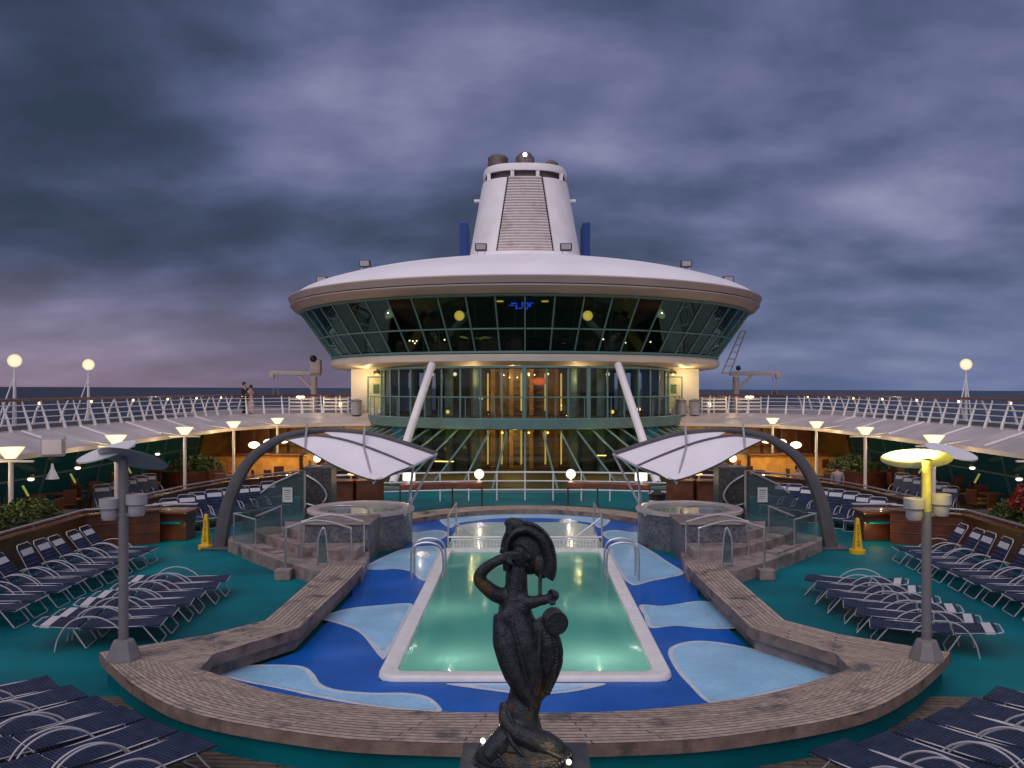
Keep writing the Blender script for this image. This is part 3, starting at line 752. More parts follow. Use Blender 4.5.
GL = 'sun loungers set out around the pool deck'
for s in (-1, 1):
    S = SIDE[s]; other = 'lamp post'
    # six flat ones beside the lamp post
    for i in range(6):
        y = (14.75 if s < 0 else 14.55)+.68*i+random.uniform(-.04, .04)
        th = R(12 if s < 0 else 23)+random.uniform(-.03, .03)
        a = th if s < 0 else PI-th
        nm = 'nearest the lamp post' if i == 0 else ('farthest from the lamp post' if i == 5 else f'{ORD[i]} away from the lamp post')
        lounger(s*(7.25 if s < 0 else 6.85)+random.uniform(-.05, .05), y, a, f'flat navy lounger in the {S} group, {nm}', GL, wide=1.06)
    # row with raised backs along the red wood wall
    for i in range(9):
        yh = 21.5-.72*i
        cx_, cy_ = s*(11.0-.72), yh+.12
        a = R(5) if s < 0 else PI-R(5)
        nm = 'at the far end of the row' if i == 0 else f'{ORD[i]} from the far end of the row'
        lounger(cx_, cy_, a+random.uniform(-.03, .03), f'raised lounger by the {S} red wall, {nm}', GL, raised=True)
    # far row along the second wood wall
    hp = [(-11.1, 27), (-10.95, 27.6), (-10.75, 28.2), (-10.5, 28.8), (-10.25, 29.4), (-9.95, 30.0), (-9.65, 30.6), (-9.36, 31.2)]
    for i, (xh, yh) in enumerate(hp):
        dx, dy = .584, -.812
        a = math.atan2(dy, dx) if s < 0 else math.atan2(dy, -dx)
        nm = 'nearest the wood counter' if i == 0 else f'{ORD[i]} beyond the wood counter'
        lounger(s*abs(xh+dx*.75), yh+dy*.75, a+random.uniform(-.04, .04), f'raised lounger behind the {S} grey arch, {nm}', GL, raised=True)
    # terrace row under the walkway
    for i in range(6):
        a = R(-52) if s < 0 else PI+R(52)
        nm = 'closest to the camera' if i == 0 else f'{ORD[i]} from the camera end'
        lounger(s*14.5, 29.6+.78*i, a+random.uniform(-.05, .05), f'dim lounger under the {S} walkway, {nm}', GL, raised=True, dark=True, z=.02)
    # big ones in the foreground
    fc = [(-3.46, 9.78), (-4.04, 10.14), (-4.67, 10.54), (-5.20, 10.88), (-5.75, 11.28), (-6.28, 11.68)]
    fr2 = [(3.13, 9.55), (3.77, 9.77), (4.36, 10.1), (4.85, 10.46), (5.38, 10.82), (5.92, 11.2)]
    for i in range(6):
        x0, y0_ = fc[i] if s < 0 else fr2[i]
        dx, dy = .56+.035*i, .83-.025*i; l = math.hypot(dx, dy); dx, dy = dx/l, dy/l
        if s > 0: dx = -dx
        px_, py_ = (-dy, dx) if s < 0 else (dy, -dx)      # toward the lounger's inside
        fx, fy = x0+px_*.30, y0_+py_*.30
        nm = 'closest to the statue' if i == 0 else f'{ORD[i]} from the statue'
        lounger(fx-dx*.97, fy-dy*.97, math.atan2(dy, dx), f'large foreground navy lounger, bottom {S}, {nm}', GL, z=.006, wide=1.12)

# ------------------------------------------------------------------ deck lamp posts standing on the bench
def lamp_post(s, lit):
    bx, by = s*5.86, 12.55; S = SIDE[s]
    th = thing('lamp_post', ('grey lamp post with glowing yellow reflector disc on the right bench corner' if lit else 'grey lamp post with unlit reflector disc on the left bench corner'), 'lamp post', (bx, by, ZT), 'tall reflector lamp posts')
    MB().lathe([(.25, 0), (.245, .03), (.17, .22), (.145, .27), (.085, .29), (.0, .29)], (bx, by, ZT), n=8).build('base', M['post'], th)
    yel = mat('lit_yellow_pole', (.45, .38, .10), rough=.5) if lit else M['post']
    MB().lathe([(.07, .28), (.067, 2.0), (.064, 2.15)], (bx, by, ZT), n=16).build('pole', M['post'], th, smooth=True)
    MB().lathe([(.066, 2.15), (.066, 2.90)], (bx, by, ZT), n=16).build('upper_pole', M['post'] if not lit else mat('lamplit_pole_paint', (.52, .47, .16), rough=.5), th, smooth=True)  # yellow of the lamplight is put into the lit pole's colour
    for i, (dx, dz) in enumerate(((-.19, 0), (.20, .06))):
        c = MB().lathe([(0, -.14), (.10, -.14), (.115, -.10), (.115, .02), (.145, .03), (.145, .17), (.135, .175), (.10, .12), (0, .12)], (bx+dx, by-.02, 2.62+dz), n=18)
        ob = c.build('floodlight_can', M['greylt'], th, smooth=True)
        if lit: MB().lathe([(0, .125), (.1, .125)], (bx+dx, by-.02, 2.62+dz), n=16).build('lens', M['lamp_amber'], ob)
    MB().box((bx, by, 2.55), (.34, .06, .05)).build('bracket', M['post'], th, bevel=.01)
    # reflector disc: tilted, underside toward the camera
    m = Matrix.Translation((bx+(.12 if s < 0 else -.13), by+.05, 3.36)) @ Euler((R(-20 if lit else -23), R(7), 0)).to_matrix().to_4x4()
    d = MB(); prof = [(0, .016), (.25, .015), (.47, .008), (.49, 0), (.47, -.006), (.25, -.008), (0, -.008)]
    d.lathe(prof, n=36); d.v = [m @ Vector(v_) for v_ in d.v]
    d.build('reflector_disc', M['greylt'] if not lit else mat('lamplit_disc_paint', (.85, .82, .55), rough=.6), th, smooth=True)  # lit disc has the warm lamplight painted into its colour
    m = Matrix.Translation((bx+(-.30 if s < 0 else .42), by+.12, 3.46)) @ Euler((R(14), R(-14 if s < 0 else 10), 0)).to_matrix().to_4x4()
    d = MB(); wr = .42 if s < 0 else .36; pts = [(wr*math.cos(a), wr*math.sin(a)) for a in [2*PI*k/28 for k in range(28)]]
    d.prism(pts, -.01, .012); d.v = [m @ Vector(v_) for v_ in d.v]
    d.build('side_wing', M['whitemetal'], th)
    if lit:
        sp = light('uplight', 'SPOT', (bx-.30, by-.24, 2.84), 150, (1, .86, .40), th, size=.06, spot_size=R(74), spot_blend=.5)
        sp.rotation_euler = (R(180-10), 0, 0)
        light('pole_glow', 'POINT', (bx-.06, by-.45, 3.02), 7, (1, .80, .01), th, size=.02)
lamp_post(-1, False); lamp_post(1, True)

# ------------------------------------------------------------------ arches with sails
def arch(s):
    S = SIDE[s]; Y0 = 23.65
    th = thing('sail_arch', f'dark grey curved arch with white sail canopy over the {S} whirlpool', 'canopy', (s*8.33, Y0, 0), 'white sail canopies')
    pts = [(-8.40, Y0, 0), (-8.12, Y0, 1.32), (-7.62, Y0, 2.34), (-6.9, Y0, 2.92), (-6.2, Y0, 3.16), (-5.36, Y0, 3.24), (-4.26, Y0, 3.14), (-3.44, Y0, 2.92), (-2.42, Y0, 2.58)]
    C_ = spl(pts, 6); C_ = [Vector((-s*p.x*-1 if False else s*abs(p.x), p.y, p.z)) for p in C_]
    n = len(C_); rs = [.225-.155*min(1, (i/(n-1))*1.75) for i in range(n)]
    MB().tube(C_, rs, n=8, sx=1, sy=.8).build('arch_beam', M['grey'], th, smooth=True)
    # secondary tube in front of the arch
    q = [(-6.55, 23.55, 2.98), (-5.7, 23.4, 3.10), (-4.75, 23.15, 2.97), (-3.75, 22.8, 2.66), (-2.95, 22.7, 2.33)]
    D_ = [Vector((s*abs(p.x), p.y, p.z)) for p in spl(q, 6)]
    MB().tube(D_, .04, n=8).build('sail_spar', M['grey'], th, smooth=True)
    def sail(top, bot, name, sag):
        mb = MB(); nn = 18; kk = 10
        T = resample(top, nn+1); B_ = resample(bot, nn+1); g = []
        for i in range(nn+1):
            row = []
            for k in range(kk+1):
                u = k/kk; p = T[i].lerp(B_[i], u); p = p+Vector((0, -.4, -.6))*sag*math.sin(PI*u)*math.sin(PI*i/nn); row.append(p)
            g.append(row)
        vs = [p for r_ in g for p in r_]; w_ = kk+1
        mb.add(vs, [(i*w_+k, (i+1)*w_+k, (i+1)*w_+k+1, i*w_+k+1) for i in range(nn) for k in range(kk)])
        o_ = mb.build(name, M['sail'], th, smooth=True); sf = o_.modifiers.new('thick', 'SOLIDIFY'); sf.thickness = .012
        return T, B_
    V = Vector((s*3.78, 21.6, 2.08))
    low = [D_[0], Vector((s*5.75, 22.6, 2.78)), Vector((s*4.85, 22.1, 2.38)), V, Vector((s*3.35, 22.1, 2.22)), D_[-1]]
    low = spl(low, 5)
    sail(D_, low, 'sail', .12)
    i0 = int(n*.60)
    top2 = C_[i0:]; bot2 = [C_[i0]-Vector((0, .03, .05))]+D_[int(len(D_)*.42):]
    sail([p-Vector((0, 0, .03)) for p in top2], bot2, 'small_sail', .06)
    MB().tube(low, .022, n=6).build('edge_cable', M['darkmetal'], th, smooth=True)
    st = [((-5.95, 23.5, 3.42), (-5.95, 23.35, 3.08)), ((-5.95, 23.35, 3.08), (-5.78, 22.62, 2.76)), ((-4.38, 23.5, 3.34), (-4.32, 23.0, 2.86)), ((-4.32, 23.0, 2.86), (-3.80, 21.6, 2.0))]
    for a, b_ in st:
        MB().tube([(s*abs(a[0]), a[1], a[2]), (s*abs(b_[0]), b_[1], b_[2])], .03, n=8).build('strut', M['greylt'], th, smooth=True)
    for a, b_ in (((-2.42, 23.6, 2.60), (-3.25, 23.2, .95)), ((-2.95, 22.7, 2.33), (-3.15, 23.3, 1.3)), ((-2.42, 23.6, 2.58), (-2.98, 22.72, 2.31)), ((-2.95, 22.7, 2.33), (-3.78, 21.6, 2.06))):
        MB().tube([(s*abs(a[0]), a[1], a[2]), (s*abs(b_[0]), b_[1], b_[2])], .035, n=8).build('support_pole', M['greylt'], th, smooth=True)
    mb = MB().box((s*8.4, Y0, .03), (.8, .7, .06)); mb.build('foot_plate', M['grey'], th, bevel=.02)
for s in (-1, 1): arch(s)

# ------------------------------------------------------------------ whirlpools with steps, rails, screens
def circ(cx_, cy_, r_, n=40, a0=0, a1=2*PI): return [(cx_+r_*math.cos(a0+(a1-a0)*k/n), cy_+r_*math.sin(a0+(a1-a0)*k/n)) for k in range(n)]
def spa(s):
    S = SIDE[s]; c = (s*4.65, 24.4, 0)
    th = thing('whirlpool', f'raised round whirlpool in grey mosaic under the {S} sail canopy', 'whirlpool', c, 'raised whirlpools')
    MB().lathe([(1.45, 0), (1.45, .93)], c, n=64).build('tiled_wall', M['mosaic'], th, smooth=True)
    MB().lathe([(1.50, .93), (1.50, 1.0), (1.47, 1.02), (1.22, 1.02), (1.18, 1.0), (1.15, .8), (1.1, .45), (0, .4)], c, n=64).build('shell', M['spa'], th, smooth=True)
    MB().lathe([(0, .93), (1.165, .93)], c, n=64).build('water_surface', M['spawater'], th)
    mb = MB().box((s*4.72, 22.35, .48), (1.62, 1.5, .96)); mb.build('tiled_block', M['mosaic'], th)
    MB().box((s*4.72, 22.33, .985), (1.68, 1.56, .05)).build('block_cap', M['stone'], th, bevel=.01)
    # handle on the shell
    MB().tube(spl([(s*5.35, 23.35, 1.0), (s*5.3, 23.3, 1.2), (s*4.3, 23.1, 1.2), (s*4.2, 23.15, 1.0)], 4), .022).build('grab_rail', M['steel'], th, smooth=True)
    # steps
    stp = thing('entry_steps', f'low stone steps with rounded outer edge leading up to the {S} whirlpool', 'steps', (s*6, 21.5, 0), 'whirlpool steps')
    P1 = spl([(-8.0, 23.7), (-7.95, 23.1), (-7.5, 22.5)], 4) if False else [Vector((x_, y_)) for x_, y_ in ((-7.7, 24.3), (-8.05, 24.0), (-8.15, 23.6), (-8.0, 23.15), (-7.6, 22.65), (-6.8, 21.6), (-5.8, 20.4), (-4.75, 19.3), (-3.66, 19.25), (-3.66, 19.5), (-3.9, 21.58), (-5.56, 21.58), (-5.56, 23.1), (-6.2, 24.3))]
    poly = [(s*abs(p.x), p.y) for p in P1]
    MB().prism(poly, 0, .30).build('lower_step', M['stone'], stp, bevel=.02)
    P2 = [(-7.3, 24.1), (-7.45, 23.6), (-6.9, 22.7), (-6.2, 21.9), (-5.4, 21.05), (-4.7, 20.5), (-4.02, 20.5), (-4.02, 21.56), (-5.58, 21.56), (-5.58, 23.1), (-6.2, 24.1)]
    MB().prism([(s*abs(a), b_) for a, b_ in P2], .30, .52).build('upper_step', M['stone'], stp, bevel=.02)
    P3 = [(-6.6, 23.6), (-6.3, 22.6), (-5.8, 22.0), (-5.62, 22.0), (-5.62, 23.2), (-6.0, 23.7)]
    MB().prism([(s*abs(a), b_) for a, b_ in P3], .52, .74).build('top_step', M['stone'], stp, bevel=.02)
    MB().prism([(s*a, b_) for a, b_ in ((-7.2, 22.4), (-7.0, 22.65), (-6.0, 21.4), (-6.2, 21.15))][::1], .301, .335).build('wet_tread', M['stone'], stp)
    # handrails
    for k, (oy, ox) in enumerate(((0, 0), (.95, .12))):
        hr = MB().tube(spl([(s*(5.55-ox), 19.95+oy, .0 if k == 0 else .3), (s*(5.55-ox), 19.95+oy, 1.08), (s*(5.50-ox), 19.96+oy, 1.16), (s*(4.85-ox), 20.0+oy, 1.32), (s*(4.12-ox), 20.0+oy, 1.16), (s*(4.05-ox), 20.0+oy, 1.06), (s*(4.05-ox), 20.0+oy, .4)], 3), .026)
        hr.tube([(s*(5.05-ox), 19.99+oy, .3), (s*(5.05-ox), 19.99+oy, 1.27)], .022) if False else None
        tag(hr.build('handrail', M['steel'], smooth=True), f'{"front" if k == 0 else "rear"} bent steel handrail on the {S} whirlpool steps', 'handrail', 'whirlpool handrails')
    sb = MB(); sb.tube(spl([(s*4.62, 19.2, .45), (s*4.62, 19.2, 1.0), (s*4.50, 19.2, 1.28), (s*4.44, 19.2, 1.02), (s*4.40, 19.2, .45)], 4), .022)
    sh = thing('post_screen', f'narrow glass screen in a pointed steel frame at the end of the {S} bench arm', 'screen', (s*4.5, 19.2, .45), 'pointed glass screens')
    sb.build('frame', M['steel'], sh, smooth=True)
    MB().prism([(s*4.60, 19.196), (s*4.60, 19.204), (s*4.42, 19.204), (s*4.42, 19.196)], .5, 1.1).build('glass_panel', M['glass_rail'], sh)
    bb = MB().box((s*5.55, 19.78, .12), (.36, .3, .24)); tag(bb.build('stone_block', M['stone'], bevel=.02), f'small square stone block at the foot of the {S} front handrail', 'block')
    # pillar with curved pipe
    pil = thing('shower_pillar', f'dark tiled pillar with a bent pipe behind the {S} whirlpool', 'pillar', (s*6.25, 26, 0), 'tiled shower pillars')
    MB().box((s*6.2, 26, 1.02), (.85, .7, 2.04)).build('tiled_block', M['mosaicdk'], pil, bevel=.01)
    MB().tube(spl([(s*6.5, 25.6, 1.8), (s*6.1, 25.55, 1.55), (s*5.9, 25.55, 1.2), (s*6.1, 25.55, .9), (s*6.5, 25.6, .95)], 5), .03).build('bent_pipe', M['steel'], pil, smooth=True)
    # glass wind screen
    ws = thing('glass_screen', f'sloping glass screen with a white notice card beside the {S} whirlpool', 'glass screen', (s*7, 24.6, 0), 'sloping glass screens')
    q = [(6.3, .3), (8.1, .3), (8.1, .95), (7.2, 1.62), (6.3, 2.0)]
    MB().add([(s*a, 24.6, b_) for a, b_ in q]+[(s*a, 24.612, b_) for a, b_ in q], [(0, 1, 2, 3, 4), (9, 8, 7, 6, 5)]+[(i, 5+i, 5+(i+1) % 5, (i+1) % 5) for i in range(5)]).build('glass_panel', M['glass_rail'], ws)
    MB().tube([(s*6.3, 24.57, .3), (s*6.3, 24.57, 2.04)], .035).build('post', M['steel'], ws, smooth=True)
    MB().tube([(s*6.45, 24.57, 2.0), (s*7.2, 24.57, 1.66), (s*7.55, 24.57, 1.40)], .028).build('top_rail', M['steel'], ws, smooth=True)
    nt = MB().box((s*6.78, 24.55, 1.35), (.28, .012, .42)).build('notice_card', M['paper'], ws)
    pr = MB()
    for k in range(5): pr.box((s*6.78+random.uniform(-.01, .01), 24.541, 1.48-.06*k), (.18 if k else .2, .004, .016 if k else .03))
    pr.build('print', M['print'], nt)
    # low glass balustrade with kinked rail
    gb = thing('glass_balustrade', f'low glass balustrade with kinked steel rail on the outer edge of the {S} steps', 'balustrade', (s*7, 22.9, .3), 'low glass balustrades')
    pa = [(-7.75, 22.9), (-7.0, 22.35), (-6.55, 23.1)]
    tops = [1.06, .98, 1.22]
    for k in range(2):
        (xa, ya), (xb, yb) = pa[k], pa[k+1]
        MB().add([(s*abs(xa), ya, .33), (s*abs(xb), yb, .33), (s*abs(xb), yb, tops[k+1]-.06), (s*abs(xa), ya, tops[k]-.06)], [(0, 1, 2, 3)]).build('glass_panel', M['glass_rail'], gb)
        MB().tube([(s*abs(xa), ya, tops[k] if k == 0 else tops[k]+.08), (s*abs(xb)-s*.0, yb, tops[k+1])], .026).build('rail', M['steel'], gb, smooth=True)
    for k in range(3):
        MB().tube([(s*abs(pa[k][0]), pa[k][1], .28), (s*abs(pa[k][0]), pa[k][1], tops[k])], .024).build('post', M['steel'], gb, smooth=True)
for s in (-1, 1): spa(s)

# ------------------------------------------------------------------ wet floor cones
def text_mesh(txt, size, name, m, parent, mw):
    cu = bpy.data.curves.new(name, 'FONT'); cu.body = txt; cu.size = size; cu.align_x = 'CENTER'; cu.align_y = 'CENTER'; cu.extrude = .002
    o_ = bpy.data.objects.new(name, cu); col.objects.link(o_)
    dg = bpy.context.evaluated_depsgraph_get(); me = bpy.data.meshes.new_from_object(o_.evaluated_get(dg))
    bpy.data.objects.remove(o_); me.name = name; me.transform(mw); me.materials.clear(); me.materials.append(m)
    o2 = bpy.data.objects.new(name, me); col.objects.link(o2); o2.parent = parent; return o2
for s in (-1, 1):
    bx, by = (-8.75, 23.6) if s < 0 else (8.85, 22.9)
    th = thing('caution_cone', f'tall yellow caution cone standing by the {SIDE[s]} arch foot', 'caution cone', (bx, by, 0), 'yellow caution cones')
    MB().lathe([(.0, .94), (.045, .94), (.06, .92), (.075, .80), (.15, .12), (.16, .10)], (bx, by, 0), n=4, a0=PI/4, a1=2*PI+PI/4).build('body', M['yellow'], th, bevel=.01)
    MB().prism(circ(bx, by, .21, 12), 0.0, .10).build('foot', M['yellow'], th, bevel=.015)
    for k, ch in enumerate('CAUTION'):
        z = .74-.085*k; rr = (.075+(.8-z)*.11)*.7071
        text_mesh(ch, .095, 'letter', M['black'], th, Matrix.Translation((0, -rr-.006, z)) @ Euler((R(84), 0, 0)).to_matrix().to_4x4())

# ------------------------------------------------------------------ red wood bulwarks
def rail_wall(name, label, path, h, s, m='bulwark', railh=None, group=None):
    P_ = [Vector((s*abs(p[0]), p[1], 0)) for p in path]
    th = thing(name, label, 'wall', tuple(P_[0]), group)
    for a, b_ in zip(P_, P_[1:]):
        d_ = (b_-a).normalized()
        mb = MB(); mb.beam(a+Vector((0, 0, h*.5)), b_+Vector((0, 0, h*.5))+d_*.03, .09, h)
        nrm = Vector((-d_.y, d_.x, 0))
        for zz in (h*.36, h*.70): mb.beam(a+Vector((0, 0, zz)), b_+Vector((0, 0, zz)), .12, .03)
        mb.build('wood_panel', M[m], th, bevel=.006)
        MB().beam(a+Vector((0, 0, h+.025)), b_+Vector((0, 0, h+.025))+d_*.05, .26, .05).build('cap', M['darkwood'], th, bevel=.01)
    MB().tube([p+Vector((0, 0, h+.16)) for p in P_], .03).build('steel_rail', M['steel'], th, smooth=True)
    for a, b_ in zip(P_, P_[1:]):
        n_ = max(1, int((b_-a).length/1.4))
        for k in range(n_):
            p = a.lerp(b_, (k+.5)/n_); MB().tube([p+Vector((0, 0, h+.05)), p+Vector((0, 0, h+.15))], .018, n=6).build('rail_stub', M['steel'], th)
    return th
for s in (-1, 1):
    S = SIDE[s]
    rail_wall('wood_wall', f'red wood wall with steel rail behind the {S} row of raised loungers', [(12, 11), (12, 17), (12, 23.4), (10.4, 24.4)], .92, s, group='red wood walls')
    rail_wall('wood_wall', f'far red wood wall curving behind the {S} far lounger row', [(12.2, 26.0), (12, 27.6), (11.7, 30), (11, 32.5), (9.4, 34.8), (7.3, 37.2)], .86, s, group='red wood walls')
    # wood counter between the walls
    ct = thing('wood_counter', f'red wood counter with teal shelf at the end of the {S} lounger wall', 'counter', (s*10.6, 25.1, 0), 'wood counters')
    MB().box((s*10.7, 25.1, .40), (1.9, .7, .8)).build('cabinet', M['bulwark'], ct, bevel=.02)
    MB().box((s*10.7, 25.05, .83), (2.1, .95, .06)).build('top', M['darkwood'], ct, bevel=.01)
    MB().box((s*10.7, 24.62, .55), (1.8, .25, .04)).build('shelf', M['teal'], ct)
    MB().box((s*10.3, 25.35, .98), (1.3, .2, .04)).build('rest_board', M['greylt'], ct, bevel=.01)
    light('counter_light', 'POINT', (s*9.9, 24.3, .45), 6 if s > 0 else 2, (1, .72, .15), ct, size=.02)
    o = MB().face([(s*12.05, 10, .012), (s*17.4, 10, .012), (s*17.4, 47, .012), (s*7.4, 47, .012), (s*7.4, 37.2, .012), (s*9.4, 34.85, .012), (s*11, 32.5, .012), (s*12.05, 27.5, .012)][::1 if s > 0 else -1]).build('terrace_floor', M['terrace']); tag(o, kind='structure')

# ------------------------------------------------------------------ plants
def leaves(mb, c, rad, n, size, mi=0, flat=1.0, mi2=None):
    for _ in range(n):
        u = Vector((random.gauss(0, 1), random.gauss(0, 1), random.gauss(0, 1))).normalized()
        rr = random.uniform(.55, 1.05)*(1+.22*noise.noise(Vector(c)*.7+u*2.2))
        p = Vector(c)+Vector((u.x*rad[0], u.y*rad[1], abs(u.z)*rad[2] if flat else u.z*rad[2]))*rr
        a = Euler((random.uniform(0, 6), random.uniform(0, 6), random.uniform(0, 6))).to_matrix()
        s_ = size*random.uniform(.6, 1.4)
        q = [p+a @ Vector(v_) for v_ in ((-s_*.45, 0, 0), (0, -s_, 0), (s_*.45, 0, 0), (0, s_, 0))]
        mb.add(q, [(0, 1, 2, 3)], mi if mi2 is None or random.random() < .6 else mi2)
for s in (-1, 1):
    S = SIDE[s]
    pt = thing('planter_trough', f'long dark planter trough behind the {S} red wood wall', 'planter', (s*13, 18.5, 0), 'planter troughs')
    MB().box((s*13.0, 18.6, .5), (1.6, 11, 1.0)).build('trough', M['darkwood'], pt, bevel=.02)
    MB().box((s*13.0, 18.6, 1.003), (1.4, 10.8, .02)).build('soil', M['soil'], pt)
    spots = [(13.0, 22.6, .65, .46, 0), (13.1, 21.4, .7, .42, 0), (13.0, 20.3, .62, .48, 0), (13.1, 19.2, .7, .5, 1), (13.0, 18.1, .66, .42, 1), (13.0, 16.9, .7, .46, 0)]
    for i, (xx, yy, rr, hh, k) in enumerate(spots):
        mb = MB(); leaves(mb, (s*xx, yy, 1.02), (rr, rr*1.05, hh), 1500, .062, 0 if k == 0 else 1, mi2=1 if k == 0 else 0)
        nm = 'at the far end of the trough' if i == 0 else f'{ORD[i]} from the far end of the trough'
        th = thing('hedge_shrub', f'{"dark green" if k == 0 else "yellow green"} clipped shrub in the {S} planter, {nm}', 'shrub', (s*xx, yy, 1.0), 'clipped shrubs in the troughs')
        mb.build('foliage', [M['leaf'], M['leaf2']], th)
        st = MB()
        for a in range(5):
            an = a*1.3; st.tube([(s*xx, yy, 1.0), (s*xx+.3*math.cos(an), yy+.3*math.sin(an), 1.0+hh*.6)], [.02, .008], n=5)
        st.build('stem', M['darkwood'], th)
mb = MB(); leaves(mb, (12.8, 21.9, 1.25), (.4, .4, .55), 500, .06, 1, mi2=0); leaves(mb, (12.7, 21.8, 1.35), (.38, .38, .6), 500, .07, 2)
th = thing('flowering_shrub', 'red flowering shrub at the far right behind the wood wall', 'shrub', (12.8, 21.9, 1.0))
mb.build('foliage', [M['leaf'], M['leaf2'], M['flower']], th)
MB().tube([(12.8, 21.9, 1.0), (12.75, 21.85, 1.6)], [.03, .012], n=6).build('stem', M['darkwood'], th)

# ------------------------------------------------------------------ raised side walkways
edge = [(16.2, 10), (16.2, 20), (16.2, 30), (16.2, 40), (15.7, 44.5), (14.2, 47), (12, 48.2), (8.2, 48.6)]
ledge = [(14.6, 10), (14.6, 20), (14.6, 30), (14.3, 40), (13.5, 43.5), (11.8, 45.8), (10.2, 46.8), (8.2, 47.2)]
UD = 2.9
def walkway(s):
    S = SIDE[s]
    th = thing('raised_walkway', f'white raised promenade walkway running along the {S} side of the pool deck', 'walkway', (s*18, 30, 0), 'raised walkways')
    E = [Vector((s*p.x, p.y, UD)) for p in spl([(a, b_, 0) for a, b_ in edge], 5)]
    Lg = [Vector((s*p.x, p.y, 2.42)) for p in spl([(a, b_, 0) for a, b_ in ledge], 5)]
    n_ = len(E)
    mb = MB(); outer = [Vector((s*20.3, p.y if i < n_-16 else p.y+ (i-(n_-16))*.7, UD)) for i, p in enumerate(E)]
    mb.strip(E, outer, flip=s > 0); mb.face([(s*20.3, outer[-1].y, UD), (s*20.3, 66, UD), (s*8.2, 66, UD), (s*8.2, E[-1].y, UD)])
    mb.build('floor', mat('walkway_floor', (.30, .24, .24), rough=.6, var=.15, scale=2), th)
    MB().box((s*19.0, 29, UD+.006), (1.9, 36, .008)).build('running_track', M['dim'], th)
    mb = MB(); e2 = [p+Vector((0, 0, .10)) for p in E]; lo = [p+Vector((0, 0, .06)) for p in Lg]
    mb.strip(lo, e2, flip=s < 0)
    mb.build('sloping_fascia', M['fascia'], th, smooth=True)
    mb = MB(); l2 = [p-Vector((0, 0, .10)) for p in Lg]
    mb.strip(l2, [p-Vector((0, 0, .002)) for p in lo], flip=s < 0); mb.build('edge_strip', M['cream'], th, smooth=True)
    mb = MB(); o2 = [Vector((s*17.9, p.y, 2.30)) for p in E]; mb.strip(o2, l2, flip=s < 0)
    mb.face([(s*17.9, 48, 2.3), (s*17.9, 66, 2.3), (s*8.2, 66, 2.3), (s*8.2, 47.3, 2.3)])
    mb.build('soffit', M['cream'], th)
    mb = MB().strip([Vector((s*20.25, 10, 2.3)), Vector((s*20.25, 66, 2.3))], [Vector((s*20.25, 10, 2.95)), Vector((s*20.25, 66, 2.95))]); mb.build('outer_edge', M['white'], th)
    return th, E, Lg
WK = {}
